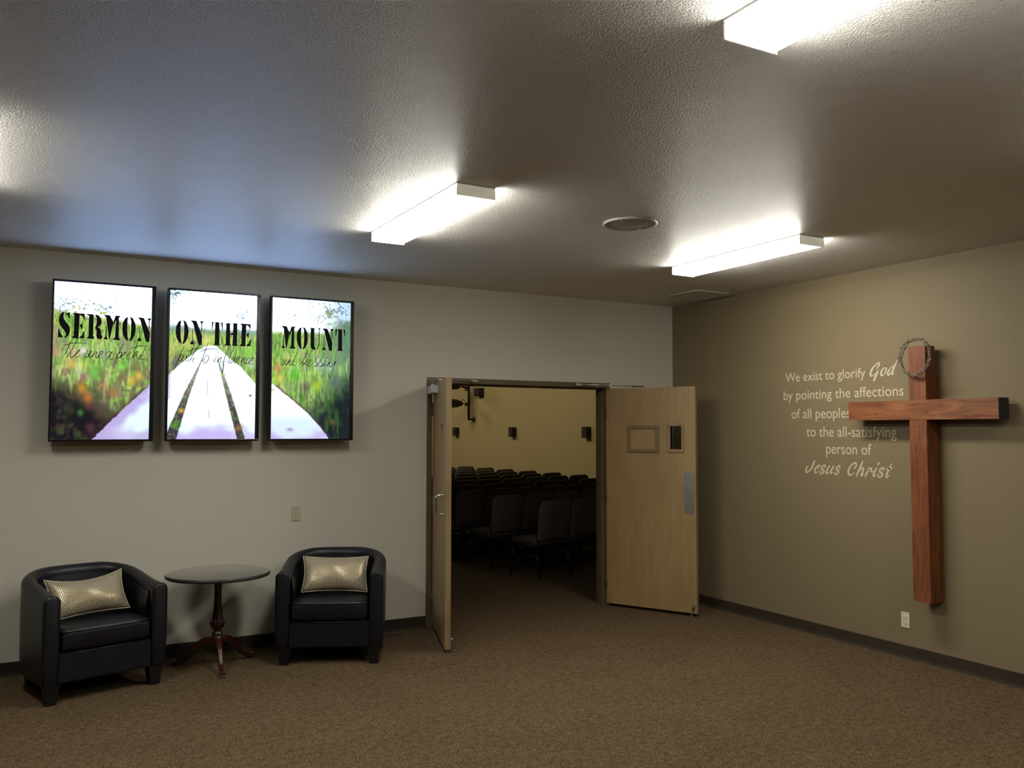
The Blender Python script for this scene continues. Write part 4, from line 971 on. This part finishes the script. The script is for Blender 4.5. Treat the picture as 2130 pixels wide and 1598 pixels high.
# ------------------------------------------------------------------ wall plates, floor register
t = empty('blank_plate', (-3.935, 0, 1.038)); tag(t, 'blank ivory wall plate under the right television', 'wall plate')
MB().box(-.036, .036, -.006, 0, -.060, .060, .003).build('plate', K['ivory'], t)
for z in (-.042, .042): MB().lathe([(.001, 0), (.0032, 0), (.0026, .0012)], 8, M=Matrix.Translation((0, -.006, z)) @ Matrix.Rotation(math.pi / 2, 4, 'X')).build('screw', K['ivory'], t)
t = empty('power_outlet', (0, -2.700, .285)); tag(t, 'cream double power outlet low on the taupe wall left of the cross foot', 'outlet')
MB().box(-.006, 0, -.036, .036, -.058, .058, .003).build('plate', K['white_plastic'], t)
for z in (-.020, .020):
    r = MB().box(-.0085, -.004, -.017, .017, z - .0145, z + .0145, .004).build('receptacle', K['white_plastic'], t)
    MB().box(-.0088, -.008, -.0075, -.0055, z - .002, z + .006).box(-.0088, -.008, .0055, .0075, z - .002, z + .006).box(-.0088, -.008, -.002, .002, z - .010, z - .006).build('slots', K['slot'], r)
t = empty('floor_register', (-3.225, -.160, 0), 0); tag(t, 'brown floor register in the carpet between the armchair and the doors', 'floor vent')
mb = frame_ring(-.165, .165, -.062, .062, .016, -.003, .003)
mb2 = MB(); mb2.v = [(p[0], p[2], p[1] + .003) for p in mb.v]; mb2.f = mb.f; mb2.sm = mb.sm
mb2.build('register_frame', K['bronze'], t)
MB().box(-.15, .15, -.048, .048, 0, .0012).build('register_well', K['slot'], t)
for i in range(16):
    MB().box(-.0025, .0025, -.046, .046, .001, .005, M=Matrix.Translation((-.14 + i * .0187, 0, 0)) @ Matrix.Rotation(.0, 4, 'Z')).build('register_slat', K['bronze'], t)

# ------------------------------------------------------------------ hall: rows of stacking chairs
def proj(P):
    d = Vector(P) - CAM_POS; w = d.dot(_f)
    return 1065 + CAM_F * d.dot(_r2) / w, 799 - CAM_F * d.dot(_u2) / w
def rounded_panel(w, h, th, r, bow, n=7):
    """upholstered panel standing in x-z, rounded upper corners, centre bowed towards -y"""
    out = []
    for i in range(n + 1):
        a = math.pi - (math.pi / 2) * i / n; out.append((-w / 2 + r + r * math.cos(a), h - r + r * math.sin(a)))
    for i in range(n + 1):
        a = math.pi / 2 - (math.pi / 2) * i / n; out.append((w / 2 - r + r * math.cos(a), h - r + r * math.sin(a)))
    out += [(w / 2 * .99, h * .45), (w / 2 * .93, .02), (w / 2 * .88, 0), (-w / 2 * .88, 0), (-w / 2 * .93, .02), (-w / 2 * .99, h * .45)]
    rows = []
    cz = h * .5
    for k, d in ((.02, th / 2 + bow), (.6, th / 2 + bow * .7), (.93, th / 2), (1.0, th * .22), (1.0, -th * .22), (.93, -th / 2), (.6, -th / 2 - .004), (.02, -th / 2 - .006)):
        rows.append([(x * k, d, cz + (z - cz) * k) for x, z in out])
    return rows
def hall_chair():
    """front is local +y"""
    t = empty('hall_chair', (0, 0, 0))
    # seat: waterfall front
    w, dpt = .52, .45; rows = []
    out = []
    for (x, y, r) in ((-w / 2, -dpt / 2, .03), (w / 2, -dpt / 2, .03), (w / 2, dpt / 2, .06), (-w / 2, dpt / 2, .06)):
        cx = x - math.copysign(r, x); cy = y - math.copysign(r, y); a0 = {(-1, -1): 180, (1, -1): 270, (1, 1): 0, (-1, 1): 90}[(int(math.copysign(1, x)), int(math.copysign(1, y)))]
        for i in range(5):
            a = math.radians(a0 + 90 * i / 4); out.append((cx + r * math.cos(a), cy + r * math.sin(a)))
    for k, z in ((.02, .385), (.96, .385), (1.0, .40), (1.0, .445), (.96, .468), (.75, .480), (.02, .486)):
        rows.append([(x * k, y * k + .02, z - (.02 if (y > .15 and z > .44) else 0)) for x, y in out])
    vs, fs = grid_mesh(rows, False, True); MB().add(vs, fs, True).build('seat', K['hall_cloth'], t, smooth_angle=60)
    M = Matrix.Translation((0, -.215, .430)) @ Matrix.Rotation(math.radians(9), 4, 'X')
    vs, fs = grid_mesh(rounded_panel(.525, .475, .055, .095, -.012), False, True)
    MB().add(vs, fs, True, M).build('backrest', K['hall_cloth'], t, smooth_angle=60)
    MB().tube([(-.245, .20, .378), (-.245, -.20, .378), (.245, -.20, .378), (.245, .20, .378)], .011, 6, closed=True).build('seat_frame', K['hall_metal'], t)
    for s in (-1, 1):
        MB().tube([(s * .245, .195, .38), (s * .252, .235, 0.0)], .011, 6).build('leg', K['hall_metal'], t)
        MB().tube([(s * .245, -.19, .38), (s * .252, -.265, 0.0)], .011, 6).build('leg', K['hall_metal'], t)
        MB().tube([(s * .225, -.19, .38), (s * .225, -.235, .47), (s * .225, -.262, .62)], .010, 6).build('back_post', K['hall_metal'], t)
    return t
TH_ = math.radians(13.2)
Rv = Vector((math.cos(TH_), math.sin(TH_), 0)); Fv = Vector((-math.sin(TH_), math.cos(TH_), 0))
ROWS = [(1.70, -.32), (2.66, -.20), (3.64, .00), (4.56, .72 - .535), (5.48, 1.40 - .535), (6.38, 2.14 - .535), (7.22, 2.82 - .535), (8.05, 3.48 - .535), (8.88, 4.18 - .535), (9.66, 4.80 - .535)]
ORD = ['first', 'second', 'third', 'fourth', 'fifth', 'sixth', 'seventh', 'eighth', 'ninth', 'tenth', 'eleventh', 'twelfth']
proto = hall_chair(); note_kids(proto); first = True
for ri, (fo, r0) in enumerate(ROWS):
    row = []
    for c in range(9):
        sh = Rv * (r0 + c * .535) + Fv * fo
        if sh.x > 2.85: break
        ctr = sh + Rv * .258 + Fv * .235
        if proj((sh.x, sh.y, .85))[0] > 1256: break
        row.append(ctr)
    for c, ctr in enumerate(row):
        o = proto if first else copy_tree(proto)
        first = False
        o.location = (ctr.x, ctr.y, 0); o.rotation_euler = (0, 0, TH_ + random.uniform(-.02, .02))
        o['category'] = 'chair'; o['group'] = 'upholstered chairs set in rows in the dim hall'
        pos = 'at the left end' if c == 0 else ('at the right end' if c == len(row) - 1 else ORD[c] + ' from the left')
        if ri == 0 and c == 0: o['label'] = 'nearest dark hall chair, its seat and left side showing through the doorway'
        elif ri == 1 and c == 0: o['label'] = 'dark hall chair with seat showing, just behind and left of the nearest chair'
        else: o['label'] = 'dark upholstered hall chair, %s row from the doorway, %s' % (ORD[ri], pos)

# wall speakers of the hall: wedge boxes on the side wall
def wall_speaker(y, label):
    t = empty('wall_speaker', (HX1, y, 1.555)); tag(t, label, 'speaker', 'small dark wall speakers in the hall')
    w, h, dp = .10, .235, .11
    prof = [(0, .045), (-.05, .010), (-dp, .0), (-dp, .05), (-dp, h), (0, h)]
    vs = [(x, -w, z) for x, z in prof] + [(x, w, z) for x, z in prof]; n = len(prof)
    MB().add(vs, [(i, (i + 1) % n, n + (i + 1) % n, n + i) for i in range(n)] + [tuple(range(n)), tuple(range(n, 2 * n))]).build('cabinet', K['stage_black'], t)
    MB().box(-dp - .008, -dp + .001, -w + .012, w - .012, .012, h - .012, .003).build('grille', K['speaker_brown'], t)
wall_speaker(8.20, 'dark wedge speaker on the yellow hall wall, nearest the right door jamb')
wall_speaker(11.42, 'dark wedge speaker in the middle of the yellow hall wall')
wall_speaker(14.64, 'small dark wedge speaker on the yellow hall wall beside the left door edge')

# pipe bracket with stage lights
PX, PY = HX1 - .16, 13.62
t = empty('pipe_bracket', (HX1, PY, 1.99)); tag(t, 'black pipe bracket standing off the hall wall, carrying stage lights', 'bracket')
MB().tube([(-.16, 0, -.01), (-.16, 0, 1.35)], .032, 12).build('pipe', K['stage_black'], t)
mb = MB()
for z in (.015, 1.15):
    mb.tube([(-.16, 0, z), (-.01, 0, z)], .026, 10)
mb.build('standoff', K['stage_black'], t)
for z in (2.372 - 1.99, 2.771 - 1.99): MB().tube([(-.19, 0, z), (-.285, 0, z)], .014, 8).build('arm', K['stage_black'], t)
for z in (.015, 1.15): MB().lathe([(.075, 0), (.075, .016), (.04, .022)], 18, M=Matrix.Translation((0, 0, z)) @ Matrix.Rotation(-math.pi / 2, 4, 'Y')).build('flange', K['stage_black'], t)
def stage_light(loc, aim, tilt, scale, label):
    t = empty('stage_light', loc); t.rotation_euler = (0, tilt, aim); tag(t, label, 'stage light', 'stage lights on the wall pipe'); t.scale = (scale,) * 3
    # body along local -x (lens at -x end)
    R = Matrix.Rotation(-math.pi / 2, 4, 'Y')
    MB().lathe([(.03, -.08), (.060, -.06), (.085, .02), (.095, .06), (.110, .10), (.110, .24), (.116, .25), (.116, .262), (.10, .262)], 20, M=R).build('can', K['stage_black'], t)
    mb = MB()
    for s in range(4):
        a = s * math.pi / 2
        M = R @ Matrix.Rotation(a, 4, 'Z')
        mb.box(-.085, .085, .100, .105, .26, .37, M=M @ Matrix.Translation((0, .012, 0)) @ Matrix.Rotation(0, 4, 'X'))
    mb.build('barn_door', K['stage_black'], t)
    MB().tube([tuple(q) for q in catmull([(-.10, -.125, 0), (.06, -.13, 0), (.14, -.07, 0), (.155, 0, 0), (.14, .07, 0), (.06, .13, 0), (-.10, .125, 0)], 3)], .012, 6).build('yoke', K['stage_black'], t)
    MB().tube([(.155, 0, 0), (.215, 0, 0)], .016, 8).box(.205, .233, -.03, .03, -.03, .03, .006).build('clamp', K['stage_black'], t)
    MB().tube([tuple(q) for q in catmull([(.08, 0, .03), (.11, .02, .11), (.16, .03, .10), (.20, .02, .04)], 4)], .007, 5).build('cord', K['stage_black'], t)
stage_light((PX - .27, PY, 2.42), 0.15, 0.0, 1.0, 'black stage light on the pipe, pointing left, lower of the two')
stage_light((PX - .385, PY, 2.90), 0.0, .20, 1.45, 'large black stage light on the pipe, partly behind the left door edge')
t = empty('junction_box', (HX1, 13.2, 2.61)); tag(t, 'black box on the hall wall right of the top of the pipe', 'box')
MB().box(-.14, 0, -.16, .16, 0, .21, .008).build('case', K['stage_black'], t)
MB().box(-.145, -.139, -.14, .14, .02, .19, .002).build('cover', K['speaker_brown'], t)
